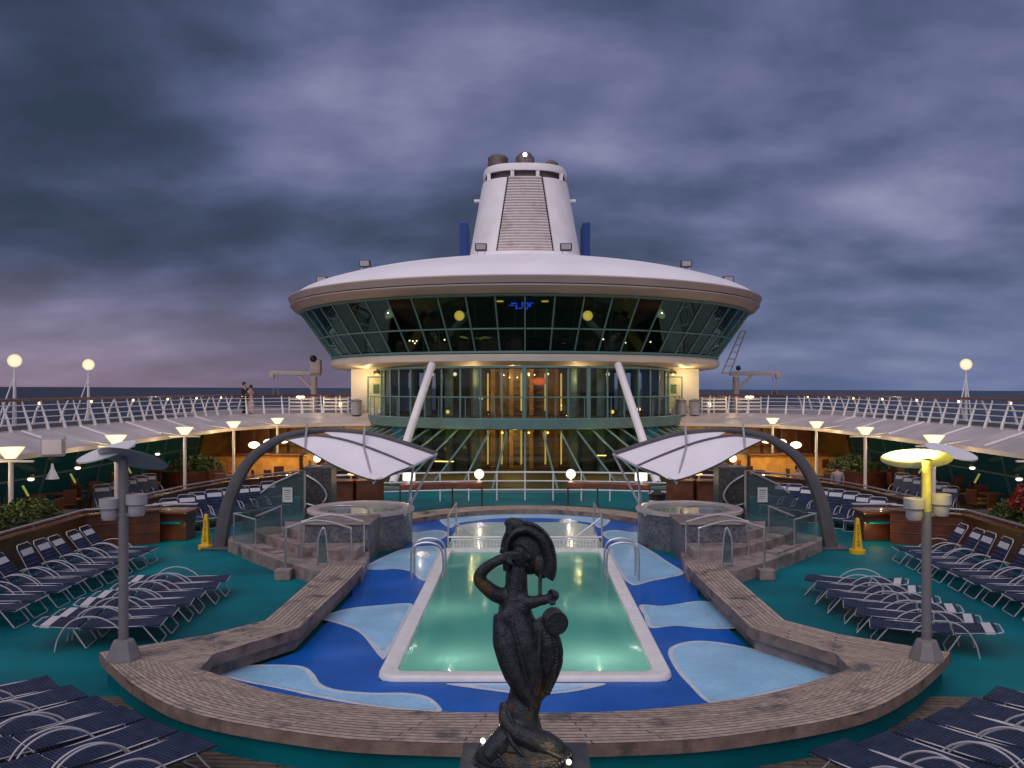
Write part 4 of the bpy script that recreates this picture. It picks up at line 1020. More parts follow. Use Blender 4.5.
for s in (-1, 1):
    th, E, Lg = WK[s] = walkway(s); S = SIDE[s]
    # brackets on the slope
    y = 13.
    while y < 43:
        MB().beam((s*14.65, y, 2.57), (s*16.1, y+.1, 3.03), .04, .06).build('bracket', M['white'], th)
        y += 3.6
    # inner railing
    rl = thing('inner_railing', f'white curved stanchion railing with wire rails on the pool side of the {S} walkway', 'railing', (s*16.2, 30, UD), 'walkway railings')
    EE = resample(E, 120); d_ = 0; pts = []
    tot = sum((b_-a).length for a, b_ in zip(EE, EE[1:])); npost = 42
    PP = resample(E, npost)
    heads = []
    for i, p in enumerate(PP):
        q = Vector((p.x, p.y, UD+.08)); nx_ = Vector((s, 0, 0)) if p.y < 46 else Vector((s*.5, .8, 0)).normalized()
        c_ = spl([q, q+nx_*.10+Vector((0, 0, .35)), q+nx_*.22+Vector((0, 0, .72)), q+nx_*.30+Vector((0, 0, 1.02))], 3)
        MB().tube(c_, [.062, .06, .056, .05, .044, .04, .036, .032, .029, .027], n=6, sx=1, sy=.6).build('post', M['whitemetal'], rl, smooth=True)
        heads.append((q, nx_))
    for f_, nm, r_, m_ in ((.25, 'wire_rail', .014, 'whitemetal'), (.45, 'wire_rail', .014, 'whitemetal'), (.66, 'wire_rail', .014, 'whitemetal'), (.85, 'wire_rail', .014, 'whitemetal'), (1.02, 'wood_cap', .045, 'darkwood')):
        MB().tube([q+n0*(.30*f_)+Vector((0, 0, f_)) for q, n0 in heads], r_, n=6).build(nm, M[m_], rl, smooth=True)
    # outer railing
    rl = thing('outer_railing', f'white stanchion railing with reddish wood cap on the sea side of the {S} walkway', 'railing', (s*20.1, 34, UD), 'walkway railings')
    ps = [Vector((s*20.1, 12+2.1*i, UD)) for i in range(25)]
    for i, p in enumerate(ps):
        MB().tube([p, p+Vector((-s*.10, .08, .55)), p+Vector((-s*.26, .22, 1.02))], [.06, .055, .04], n=6).build('post', M['whitemetal'], rl, smooth=True)
        if i % 2 == 1: MB().sphere(p+Vector((-s*.28, 0, .88)), .055, n=8).build('rail_lamp', M['lamp_warm'], rl)
    for f_, nm, r_, m_ in ((.3, 'wire_rail', .014, 'whitemetal'), (.55, 'wire_rail', .014, 'whitemetal'), (.8, 'wire_rail', .014, 'whitemetal'), (1.04, 'wood_cap', .05, 'bulwark')):
        MB().tube([p+Vector((-s*.26*f_, 0, f_)) for p in (ps[0], ps[-1])], r_, n=6).build(nm, M[m_], rl, smooth=True)
    # columns with glowing bowls
    for i, y in enumerate((16.8, 22.5, 28.3, 34.0, 39.7, 44.3)):
        xx = s*(13.45 if y < 44 else 12.75)
        cl = thing('walkway_column', f'white column with a lit uplight bowl under the {S} walkway, {ORD[i]} from the camera', 'column', (xx, y, 0), 'columns with uplight bowls')
        MB().lathe([(.16, 0), (.16, .06), (.065, .10), (.06, 2.46)], (xx, y, 0), n=14).build('shaft', M['cream'], cl, smooth=True)
        MB().lathe([(.0, .0), (.13, .0), (.15, .03), (.33, .27), (.34, .29), (.28, .28)], (xx, y-.02, 2.56), n=24).build('bowl', M['lamp_bowl'], cl, smooth=True)
        MB().box((xx, y, 2.48), (1.2, .08, .05)).build('cross_bar', M['cream'], cl, bevel=.01)
        for k in range(4): MB().tube([(xx+s*.1, y, 2.5), (xx+s*(.55+.28*k), y+.15*k-.2, 2.62+.02*k)], .012, n=5).build('bowl_rib', M['cream'], cl)
        light('bowl_light', 'POINT', (xx, y-.02, 2.95), 13, WARM, cl, size=.02)
        light('bowl_light', 'POINT', (xx+s*.5, y-.3, 2.2), 12, WARM, cl, size=.02)
    # globe lamps on tripod posts
    gl = [33.7, 39.4] if s < 0 else [33.0, 39.0]
    for i, y in enumerate(gl):
        xx = s*20.0
        lab = f'glowing globe lamp on white tripod at the {S} outer railing, {"nearer" if i == 0 else "farther"} one'
        if s > 0 and i == 0: continue
        if s > 0: lab = 'single glowing globe lamp on a white tripod at the right outer railing'
        g = thing('globe_lamp', lab, 'globe lamp', (xx, y, UD), 'globe lamps on tripod posts')
        MB().tube([(xx, y, UD), (xx, y, 5.25)], [.08, .045], n=8).build('post', M['whitemetal'], g, smooth=True)
        for a in (PI*.5+.5, PI*1.5-.2):
            MB().tube([(xx-s*0+.9*math.cos(a)*-s*0-.55*(1 if a < 3 else -.2), y-.3, UD), (xx, y, 4.9)], [.04, .025], n=6).build('brace', M['whitemetal'], g, smooth=True)
        MB().sphere((xx, y, 5.47), .262, n=24).build('globe', M['lamp_globe'], g, smooth=True)
    # windbreak glass below
    wb = thing('windbreak', f'dark teal glass windbreak with white frames under the {S} walkway', 'windbreak', (s*17.6, 30, 0), 'glass windbreaks')
    for i in range(17):
        y = 12.6+2.1*i
        MB().add([(s*17.9, y+.05, .1), (s*17.9, y+2.05, .1), (s*17.4, y+2.05, 2.28), (s*17.4, y+.05, 2.28)], [(0, 1, 2, 3)]).build('glass_pane', M['glass_wind'], wb)
        MB().beam((s*17.9, y, .0), (s*17.4, y, 2.3), .07, .09).build('frame_post', M['greendk'], wb)
    MB().beam((s*17.65, 12.6, 1.2), (s*17.65, 48.3, 1.2), .05, .06).build('mid_rail', M['greendk'], wb)
    # little terrace lamps; their glowing fins imitate lamp reflections in the glass
    for i, (xx, y) in enumerate(((15.9, 22.6), (16.3, 24.6), (15.7, 27.2), (16.2, 31.0), (15.8, 34.5), (16.1, 37.5))):
        tl = thing('terrace_spotlight', f'small spotlight with an added reflection fin by the {S} windbreak, {ORD[i]} from the camera', 'spotlight', (s*xx, y, .0), 'small terrace spotlights')
        MB().beam((s*xx, y, .98), (s*(xx+.16), y-.05, 1.32), .045, .06).build('reflection_fin', M['reflection_green'], tl)
        MB().sphere((s*(xx-.1), y-.05, 1.52), .085, n=10, sc=(1.3, 1, .7)).build('lens', M['lamp_globe2'], tl, smooth=True)
        MB().lathe([(.12, 0), (.03, .04), (.025, .95)], (s*xx, y, 0), n=8).build('stand', M['darkmetal'], tl)
        MB().lathe([(.10, 0), (.06, .12), (0, .14)], (s*(xx-.1), y, 1.56), n=10).build('hood', M['darkmetal'], tl)
        light('spot_glow', 'POINT', (s*(xx-.3), y-.3, 1.5), 3.0, (1, .85, .5), tl, size=.02)
    # rail panels at the front of the cross deck, with two grey bins
    pr = thing('bar_railing', f'white horizontal bar railing on the {S} cross deck beside the deckhouse', 'railing', (s*11, 49, UD), 'cross deck bar railings')
    for x0, x1 in ((11.6, 10.2), (13.6, 12.2)):
        for zz in (.25, .45, .65, .85): MB().tube([(s*x0, 49.6, UD+zz), (s*x1, 49.6, UD+zz)], .035, n=6).build('bar', M['cream'], pr)
        for xx in (x0, x1, (x0+x1)/2): MB().beam((s*xx, 49.6, UD), (s*xx, 49.6, UD+1.0), .06, .06).build('post', M['whitemetal'], pr)
    MB().tube([(s*15, 49.62, UD+1.05), (s*9.6, 49.62, UD+1.05)], .05, n=6).build('wood_cap', M['darkwood'], pr)
    MB().sphere((s*12.9, 49.4, UD+.98), .16, n=10, sc=(1.6, .7, .6)).build('lamp', M['lamp_warm'], pr)
    MB().sphere((s*10.6, 49.4, UD+.55), .12, n=10, sc=(.7, .7, 1.4)).build('lamp', M['lamp_warm'], pr)
    light('rail_lamp_light', 'POINT', (s*11.7, 48.8, UD+1.0), 22, WARM, pr, size=.02)
    for i, xx in enumerate((9.5, 8.75) if s > 0 else (9.45,)):
        bn = thing('grey_bin', f'cylindrical grey bin on the {S} cross deck, {"nearer the rail" if i == 0 else "nearer the door"}', 'bin', (s*xx, 48.35, UD), 'grey cross deck bins')
        MB().lathe([(.27, 0), (.29, .7), (.27, .72)], (s*xx, 48.2, UD), n=20).build('body', M['greylt'], bn, smooth=True)
        MB().lathe([(.30, .73), (.29, .82), (.12, .90), (0, .9)], (s*xx, 48.2, UD), n=20).build('lid', M['post'], bn, smooth=True)
    # davit crane
    dv = thing('boat_davit', f'pale davit crane with horizontal boom standing on the {S} cross deck', 'davit', (s*13, 53, UD), 'davit cranes')
    xm = 13.0
    MB().lathe([(.28, 0), (.26, 1.0), (.2, 1.05), (.2, 2.2)], (s*xm, 53, UD), n=14).build('mast', M['rim'], dv, smooth=True)
    far_ = 2.6
    MB().beam((s*(xm-.4), 53, 5.28), (s*(xm+far_), 53, 5.34), .28, .24).build('boom', M['rim'], dv, bevel=.03)
    MB().beam((s*(xm+.1), 53, 4.3), (s*(xm+1.0), 53, 5.2), .16, .16).build('brace', M['rim'], dv, bevel=.02)
    MB().box((s*(xm+far_), 53, 5.2), (.3, .3, .4)).build('sheave_head', M['rim'], dv, bevel=.03)
    for dx in (-.12, .12): MB().tube([(s*(xm+far_-.2+dx), 53, 5.15), (s*(xm+far_-.25+dx*1.3), 53, 4.0)], .02, n=6).build('fall_wire', M['steel'], dv)
    MB().box((s*(xm+far_-.2), 53, 4.0), (.18, .14, .26)).build('hook_block', M['darkmetal'], dv, bevel=.02)
    if s < 0:
        MB().box((s*(xm-.1), 53, 5.7), (.7, .5, .9)).build('winch_housing', M['rim'], dv, bevel=.1)
        MB().sphere((s*(xm-.0), 52.8, 6.2), .22, n=12).build('floodlight', M['black'], dv)
    else: MB().sphere((s*(xm+.1), 52.8, 5.62), .16, n=12).build('floodlight', M['black'], dv)

# ------------------------------------------------------------------ the deckhouse with its saucer lounge
dh = thing('deckhouse', 'white round deckhouse with a saucer shaped glass lounge on top, facing the pool', 'deckhouse', (0, 50, 0))
SC = (0, 55, 0); R0 = 14.6
MB().lathe([(q_.x, q_.y) for q_ in spl([(14.42, 9.74, 0), (14.15, 9.98, 0), (13.6, 10.30, 0), (12.6, 10.68, 0), (10.5, 11.26, 0), (8, 11.74, 0), (5, 12.2, 0), (2.5, 12.42, 0), (0, 12.45, 0)], 5)], SC, n=160).build('saucer_roof', M['roof'], dh, smooth=True)
MB().lathe([(14.40, 9.74), (14.60, 9.76), (14.63, 9.70), (14.48, 9.38)], SC, n=128).build('upper_rim', M['rim'], dh, smooth=True)
MB().lathe([(14.47, 9.38), (14.40, 9.38), (14.40, 9.33)], SC, n=128).build('rim_joint', M['dim'], dh, smooth=True)
MB().lathe([(14.40, 9.33), (14.50, 9.33), (14.50, 9.27), (14.25, 9.0), (13.75, 8.88)], SC, n=128).build('lower_rim', M['rim'], dh, smooth=True)
MB().lathe([(13.95, 8.90), (13.95, 8.84), (13.75, 8.80)], SC, n=128).build('window_head', M['green'], dh, smooth=True)
MB().lathe([(12.05, 6.26), (12.1, 6.16), (11.95, 6.12)], SC, n=128).build('window_sill', M['green'], dh, smooth=True)
MB().lathe([(12.0, 6.12), (12.15, 6.0), (12.12, 5.75), (11.9, 5.58), (11.3, 5.50), (7.0, 5.46)], SC, n=128).build('lounge_soffit', M['cream'], dh, smooth=True)
za, zb, ra, rb = 6.2, 8.86, 11.95, 13.82
def ap(a, r_, z, c=SC): return Vector((c[0]+r_*math.sin(a), c[1]-r_*math.cos(a), z))
st = R(6)
for k in range(-17, 18):
    a0, a1 = k*st, (k+1)*st
    MB().tube([ap(a0, ra+.03, za), ap(a0, rb+.03, zb)], .043, n=6).build('mullion', M['green'], dh, smooth=True)
    if k < 17:
        mb = MB(); zm = 7.32; rm = ra+(rb-ra)*(zm-za)/(zb-za)
        mb.face([ap(a0, ra, za), ap(a1, ra, za), ap(a1, rm, zm), ap(a0, rm, zm)]); mb.face([ap(a0, rm, zm+.004), ap(a1, rm, zm+.004), ap(a1, rb, zb), ap(a0, rb, zb)])
        mb.build('window_pane', M['glass_up'], dh)
mb = MB().tube([ap(k*st/2, rm+.03, zm) for k in range(-34, 35)], .04, n=6); mb.build('transom', M['green'], dh, smooth=True)
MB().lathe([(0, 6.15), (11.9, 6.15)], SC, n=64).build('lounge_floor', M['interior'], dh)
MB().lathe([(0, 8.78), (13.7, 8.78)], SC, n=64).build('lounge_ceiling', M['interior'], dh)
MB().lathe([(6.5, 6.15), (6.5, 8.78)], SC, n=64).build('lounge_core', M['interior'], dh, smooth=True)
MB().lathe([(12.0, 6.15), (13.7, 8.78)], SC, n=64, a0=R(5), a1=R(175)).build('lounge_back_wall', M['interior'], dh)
for xx in (-3.45, 3.3):
    pb = MB().sphere((xx, 45.2, 8.2), .27, n=20).build('pendant_ball', M['lamp_yellow'], dh, smooth=True)
    MB().tube([(xx, 45.2, 8.45), (xx, 45.2, 8.78)], .02, n=6).build('pendant_rod', M['darkmetal'], pb, off=(0, 50, 0))
for xx in (-1.25, 1.0): MB().lathe([(0, 0), (.16, 0), (.2, .05)], (xx, 43.0, 8.70), n=14).build('ceiling_lamp', M['lamp_yellow'], dh)
# glowing blue motif hanging in the middle window
mb = MB()
for (dx, dz, w_, h_) in ((-.55, .1, .25, .06), (-.42, .2, .3, .07), (-.30, .02, .1, .22), (.0, .12, .08, .3), (.16, .22, .3, .06), (.34, .1, .2, .16), (.45, .22, .2, .05), (-.12, -.05, .16, .07), (.2, -.06, .14, .1)):
    mb.box((-.13+dx, 43.2, 8.45+dz), (w_, .03, h_))
mb.build('blue_light_sign', M['lamp_blue'], dh)
for i in range(14):
    a = random.uniform(-.75, .75); r_ = random.uniform(8.5, 11.5)
    p = ap(a, r_, 6.15); ch = MB().box((p.x, p.y, 6.55), (.6, .6, .8)).build('lounge_chair', M['darkwood'], dh, bevel=.1)
for i in range(9):
    a = random.uniform(-.85, .85); p = ap(a, 9.5+random.uniform(-1, 1.5), 6.95)
    MB().sphere(p, .045, n=8).build('table_light', M['lamp_warm'], dh)
light('lounge_glow', 'POINT', (-7, 47, 7.9), 12, (1, .4, .2), dh, size=.02); light('lounge_glow', 'POINT', (7, 47, 7.9), 12, (1, .4, .2), dh, size=.02)
# middle storey
MC = (0, 50.3, 0); mr = 8.3
MB().lathe([(0, UD), (9.0, UD)], MC, n=96).build('balcony_floor', M['terrace'], dh)
MB().lathe([(9.0, UD+.04), (9.05, UD), (9.05, 2.42), (8.5, 2.36)], MC, n=96).build('balcony_fascia', M['greendk'], dh, smooth=True)
st2 = R(7.5)
for k in range(-11, 12):
    a0, a1 = k*st2-R(.2), (k+1)*st2-R(.2)
    wdt = .05 if k not in (0, 3) else .11
    MB().tube([ap(a0, mr+.02, UD, MC), ap(a0, mr+.02, 5.5, MC)], wdt, n=6).build('mullion', M['green'], dh, smooth=True)
    if k < 11: MB().face([ap(a0, mr, UD, MC), ap(a1, mr, UD, MC), ap(a1, mr, 5.48, MC), ap(a0, mr, 5.48, MC)]).build('window_pane', M['glass_mid'], dh)
MB().tube([ap(k*R(3), 8.9, UD+1.05, MC) for k in range(-26, 27)], .035, n=6).build('balcony_rail', M['green'], dh, smooth=True)
MB().tube([ap(k*R(3), mr+.05, 5.42, MC) for k in range(-26, 27)], .06, n=6).build('window_header', M['green'], dh, smooth=True)
for k in range(-8, 9):
    MB().tube([ap(k*R(9.5), 8.92, UD, MC), ap(k*R(9.5), 8.92, UD+1.05, MC)], .02, n=6).build('balcony_post', M['green'], dh)
# lower sloping glass
st3 = R(5.6)
lr0, lz0, lr1, lz1 = 8.62, 2.36, 14.1, .10
for k in range(-13, 14):
    a0, a1 = k*st3, (k+1)*st3
    MB().tube([ap(a0, lr0, lz0+.03, MC), ap(a0, lr1, lz1+.03, MC)], .05, n=6).build('sloping_mullion', M['green'], dh, smooth=True)
    if k < 13: MB().face([ap(a0, lr0, lz0, MC), ap(a1, lr0, lz0, MC), ap(a1, lr1, lz1, MC), ap(a0, lr1, lz1, MC)]).build('sloping_pane', M['glass_low'], dh)
MB().lathe([(14.05, .12), (14.3, .10), (14.3, 0)], MC, n=128, a0=R(180), a1=R(360)).build('plinth_band', M['greendk'], dh, smooth=True)
# interior: dark ring walls plus a lit lobby seen through the middle panes
MB().lathe([(6.4, .05), (6.4, 2.34)], MC, n=64, a0=R(298), a1=R(350)).build('lobby_wall', M['interior2'], dh)
MB().lathe([(6.4, .05), (6.4, 2.34)], MC, n=64, a0=R(190), a1=R(242)).build('lobby_wall', M['interior2'], dh)
MB().face([(-12, 37, .03), (12, 37, .03), (12, 50, .03), (-12, 50, .03)]).build('lobby_floor', mat('lobby_floor_carpet', (.16, .12, .045), rough=.6), dh)
for z0, z1 in ((.05, 2.34), (UD+.02, 5.44)):
    for s in (-1, 1):
        MB().lathe([(5.2, z0), (5.2, z1)], MC, n=40, a0=R(304) if s > 0 else R(185), a1=R(355) if s > 0 else R(236)).build('inner_wall', M['interior2'], dh)
        for k in range(4): MB().lathe([(.22, z0), (.22, z1)], ap(s*R(22+15*k), 6.6, 0, MC), n=12).build('curtain', M['curtain'], dh)
    MB().box((0, 46.95, (z0+z1)/2), (8.4, .1, z1-z0)).build('lobby_panelling', M['amber'], dh)
    for xx in (-1.75, -.75, .35, 1.7): MB().box((xx, 46.6, (z0+z1)/2), (.22, .3, z1-z0)).build('lobby_column', M['honey'], dh)
    for xx in (-2.0, -1.25, -.2, 1.1, 1.95): MB().box((xx, 46.4, (z0+z1)/2), (.09, .05, (z1-z0)*.8)).build('lit_strip', M['lamp_strip'], dh)
    for k in range(5): MB().box((.2, 46.7, z0+.4+.36*k), (1.6, .12, .05)).build('display_shelf', M['darkwood'], dh)
    for xx in (-1.2, .2, 1.2): MB().sphere((xx, 45.4, z1-.3), .07, n=8).build('lobby_lamp', M['lamp_amber'], dh)
    light('lobby_light', 'POINT', (-.6, 45.0, z1-.5), 70, (1, .64, .2), dh, size=.02)
for xx in (-3.4, 3.4):
    light('lobby_light', 'POINT', (xx, 41.8, 1.7), 55, (1, .66, .2), dh, size=.02)
    light('lobby_light', 'POINT', (xx*.8, 43.6, 4.9), 26, (1, .66, .25), dh, size=.02)
for xx in (-1.1, -.8, -.4, -.1, .2, .5): MB().sphere((xx, 44.6+random.uniform(-.3, .3), 5.0+random.uniform(-.1, .1)), .035, n=6).build('chandelier_bulb', M['lamp_warm'], dh)
MB().sphere((.75, 45.3, 4.75), .36, n=14, sc=(1.2, 1, .6)).build('red_chandelier', M['lamp_red'], dh, smooth=True)
for (xx, yy, zz, m_) in ((-4.75, 44, 5.1, 'lamp_yellow'), (-3.55, 43.6, 5.1, 'lamp_globe'), (4.2, 43.6, 5.1, 'lamp_globe'), (5.0, 44.2, 4.95, 'lamp_yellow'), (-3.9, 43.4, 3.2, 'lamp_yellow'), (4.4, 43.3, 3.2, 'lamp_yellow'), (5.9, 44.6, 3.3, 'lamp_amber'), (-2.2, 42.9, 3.9, 'lamp_globe')):
    MB().sphere((xx, yy, zz), .10, n=10).build('room_lamp', M[m_], dh, smooth=True)
for (xx, yy, zz) in ((-4.0, 40.5, .95), (-3.6, 40.4, .95), (-5.6, 41.2, 1.5), (3.6, 40.8, 1.2)): MB().box((xx, yy, zz), (.5, .1, .05)).build('table_light', M['lamp_amber'], dh)
# white end walls with doors
for s in (-1, 1):
    MB().box((s*8.9, 53.7, 4.2), (1.9, 10, 2.58)).build('end_wall', M['cream'], dh)
    dr = MB().box((s*8.4, 48.66, 3.95), (.88, .06, 2.0)).build('door', mat('pale_door', (.58, .56, .36), rough=.45), dh, bevel=.01)
    MB().box((s*8.4, 48.615, 4.35), (.34, .03, .5)).build('door_window', M['glass_mid'], dr, off=(0, 50, 0))
    MB().tube([(s*8.08, 48.58, 3.6), (s*8.08, 48.58, 3.9)], .03, n=6).build('handle', M['darkmetal'], dr, off=(0, 50, 0))
    fr = MB()
    for xx in (7.92, 8.88): fr.box((s*xx, 48.65, 3.95), (.07, .09, 2.08))
    fr.box((s*8.4, 48.65, 5.02), (1.03, .09, .07)); fr.build('door_frame', M['greendk'], dh)
    MB().box((s*8.35, 48.5, 5.28), (.34, .3, .16)).build('wall_lamp', M['darkmetal'], dh, bevel=.02)
    MB().sphere((s*8.35, 48.42, 5.17), .08, n=8).build('wall_lamp_lens', M['lamp_amber'], dh)
    light('wall_lamp_light', 'POINT', (s*8.95, 47.75, 5.0), 46, (1, .74, .34), dh, size=.02)
    MB().tube([(s*4.62, 42.7, 5.56), (s*5.78, 37.6, .22)], .19, n=16).build('support_strut', M['white'], dh, smooth=True)
# ladder frame hanging off the right side of the saucer
mb = MB().tube([(13.3, 53, 7.9), (11.9, 52, 5.3)], .04, n=6); mb.tube([(13.6, 53, 7.9), (12.4, 52, 5.3)], .04, n=6)
for k in range(7):
    u = k/6; mb.tube([(13.3-1.4*u, 53-u, 7.9-2.6*u), (13.6-1.2*u, 53-u, 7.9-2.6*u)], .03, n=6)
mb.build('hanging_ladder', M['rim'], dh)

# ------------------------------------------------------------------ funnel
fn = thing('funnel', 'tapered white funnel with a louvred front panel on top of the saucer roof', 'funnel', (0, 56, 12))
def sect(hw, yf, yb, z, n=48, p=3.2):
    pts = []; cy_ = (yf+yb)/2; hy_ = (yb-yf)/2
    for k in range(n):
        a = 2*PI*k/n; ca, sa = math.cos(a), math.sin(a)
        pts.append((hw*math.copysign(abs(ca)**(2/p), ca), cy_+hy_*math.copysign(abs(sa)**(2/p), sa), z))
    return pts
def loft(mb, secs, cap=True):
    n = len(secs[0]); vs = [p for s_ in secs for p in s_]
    mb.add(vs, [(i*n+j, i*n+(j+1) % n, (i+1)*n+(j+1) % n, (i+1)*n+j) for i in range(len(secs)-1) for j in range(n)]+([tuple((len(secs)-1)*n+j for j in range(n))] if cap else []))
zb0, zt0 = 11.8, 17.35
lerp = lambda a, b_, u: a+(b_-a)*u
def fsec(z, grow=0):
    u = (z-zb0)/(18.3-zb0)
    return sect(lerp(3.72, 2.58, u)+grow, lerp(51.4, 52.9, u)-grow, lerp(60, 58.5, u)+grow, z, p=2.7)
mb = MB(); loft(mb, [fsec(z) for z in (zb0, 12.4, 13, 14.5, 16, zt0)]); mb.build('casing', M['white'], fn, smooth=True)
mb = MB(); loft(mb, [fsec(12.2, .22), fsec(12.62, .18), fsec(12.66, .02)], cap=False); mb.build('skirt', M['white'], fn, smooth=True)
mb = MB(); loft(mb, [fsec(zt0, -.5), fsec(17.95, -.5)]); mb.build('stack_core', mat('stack_core_paint', (.30, .25, .24), rough=.6), fn)
mb = MB(); loft(mb, [fsec(17.8, -.12), fsec(17.8, .03), fsec(18.0, .07), fsec(18.25, .03), fsec(18.28, -.25)]); mb.build('top_ring', M['white'], fn, smooth=True)
for s in (-1, 1):
    for (xx, yy) in ((.78, 52.95), (2.25, 53.75), (2.55, 55.5), (2.3, 57.6)):
        MB().box((s*xx, yy, 17.58), (.22, .22, .46)).build('ring_post', M['white'], fn)
    MB().box((s*4.05, 58, 13.6), (.5, 2.6, 3.5)).build('blue_fin', M['navalblue'], fn, bevel=.05)
    MB().box((s*3.0, 55, 16.35), (.5, .4, .14)).build('side_lamp', M['white'], fn, bevel=.03)
# louvres on the front, following the slope and the curve of the casing
def front_y(xx, z):
    u = (z-zb0)/(18.3-zb0); hw = lerp(3.72, 2.58, u); yf, yb = lerp(51.4, 52.9, u), lerp(60, 58.5, u)
    return (yf+yb)/2-(yb-yf)/2*max(0, 1-abs(xx/hw)**2.7)**(1/2.7)
zl0, zl1, ns = 12.72, 17.28, 27
for k in range(ns):
    u = k/(ns-1); z = lerp(zl0, zl1, u); hw = lerp(1.64, 1.0, u)
    mb = MB(); ptsu = []
    for i in range(7):
        xx = -hw+2*hw*i/6; ptsu.append(Vector((xx, front_y(xx, z)-.055, z)))
    mb.tube(ptsu, .098, n=4, sx=.95, sy=.6); mb.build('louvre', M['louvre'], fn)
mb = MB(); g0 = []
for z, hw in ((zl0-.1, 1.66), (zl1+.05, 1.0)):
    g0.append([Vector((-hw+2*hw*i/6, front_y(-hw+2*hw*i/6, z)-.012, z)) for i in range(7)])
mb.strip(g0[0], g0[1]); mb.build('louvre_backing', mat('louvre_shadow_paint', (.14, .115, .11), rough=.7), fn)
for s in (-1, 1):
    MB().beam((s*1.70, front_y(1.7, zl0)-.04, zl0-.08), (s*1.04, front_y(1.04, zl1)-.04, zl1+.05), .06, .08).build('louvre_frame', M['darkmetal'], fn)
MB().lathe([(.62, 17.9), (.66, 19.0), (.66, 19.35), (.5, 19.5), (.3, 19.4)], (-1.75, 56, 0), n=18).build('exhaust_pipe', M['sooty'], fn, smooth=True)
MB().lathe([(.6, 17.9), (.6, 19.1), (.35, 19.4), (0, 19.42)], (0, 55, 0), n=18).build('exhaust_pipe', M['sooty'], fn, smooth=True)
MB().lathe([(.45, 17.9), (.45, 19.0), (.2, 19.2), (0, 19.22)], (1.7, 56, 0), n=18).build('exhaust_pipe', M['sooty'], fn, smooth=True)
MB().tube([(0, 53.6, 18.2), (0, 53.6, 18.85)], .03, n=6).build('lamp_mast', M['darkmetal'], fn)
MB().sphere((0, 53.6, 18.95), .13, n=10).build('masthead_lamp', M['lamp_white'], fn, smooth=True)
# roof floodlights
for i, (px, py, yy) in enumerate(((481, 252, 47.5), (566, 252, 47.5), (365, 262, 50.5), (686, 263, 50.5), (322, 277, 53.0), (728, 277, 53.0))):
    xx = (px-525)/F*yy; r_ = math.hypot(xx, yy-55)
    prof = [(14.3, 9.9), (13.6, 10.30), (12.6, 10.68), (10.5, 11.26), (8, 11.74), (5, 12.15), (0, 12.35)]
    zz = 12.3
    for (ra_, za_), (rb_, zb_) in zip(prof, prof[1:]):
        if rb_ <= r_ <= ra_: zz = za_+(zb_-za_)*(ra_-r_)/(ra_-rb_)
    sd = 'left' if px < 525 else 'right'; wh = ('in front of the funnel', 'midway along the roof', 'near the outer rim')[i//2]
    fl = thing('roof_floodlight', f'small dark floodlight on the {sd} of the saucer roof, {wh}', 'floodlight', (xx, yy, zz), 'roof floodlights')
    MB().box((xx, yy, zz+.42), (.66, .36, .42)).build('housing', M['darkmetal'], fl, bevel=.05)
    MB().box((xx, yy-.19, zz+.42), (.52, .03, .30)).build('lens', M['greylt'], fl)
    for dx in (-.2, .2): MB().box((xx+dx, yy, zz+.12), (.07, .1, .34)).build('foot', M['whitemetal'], fl)

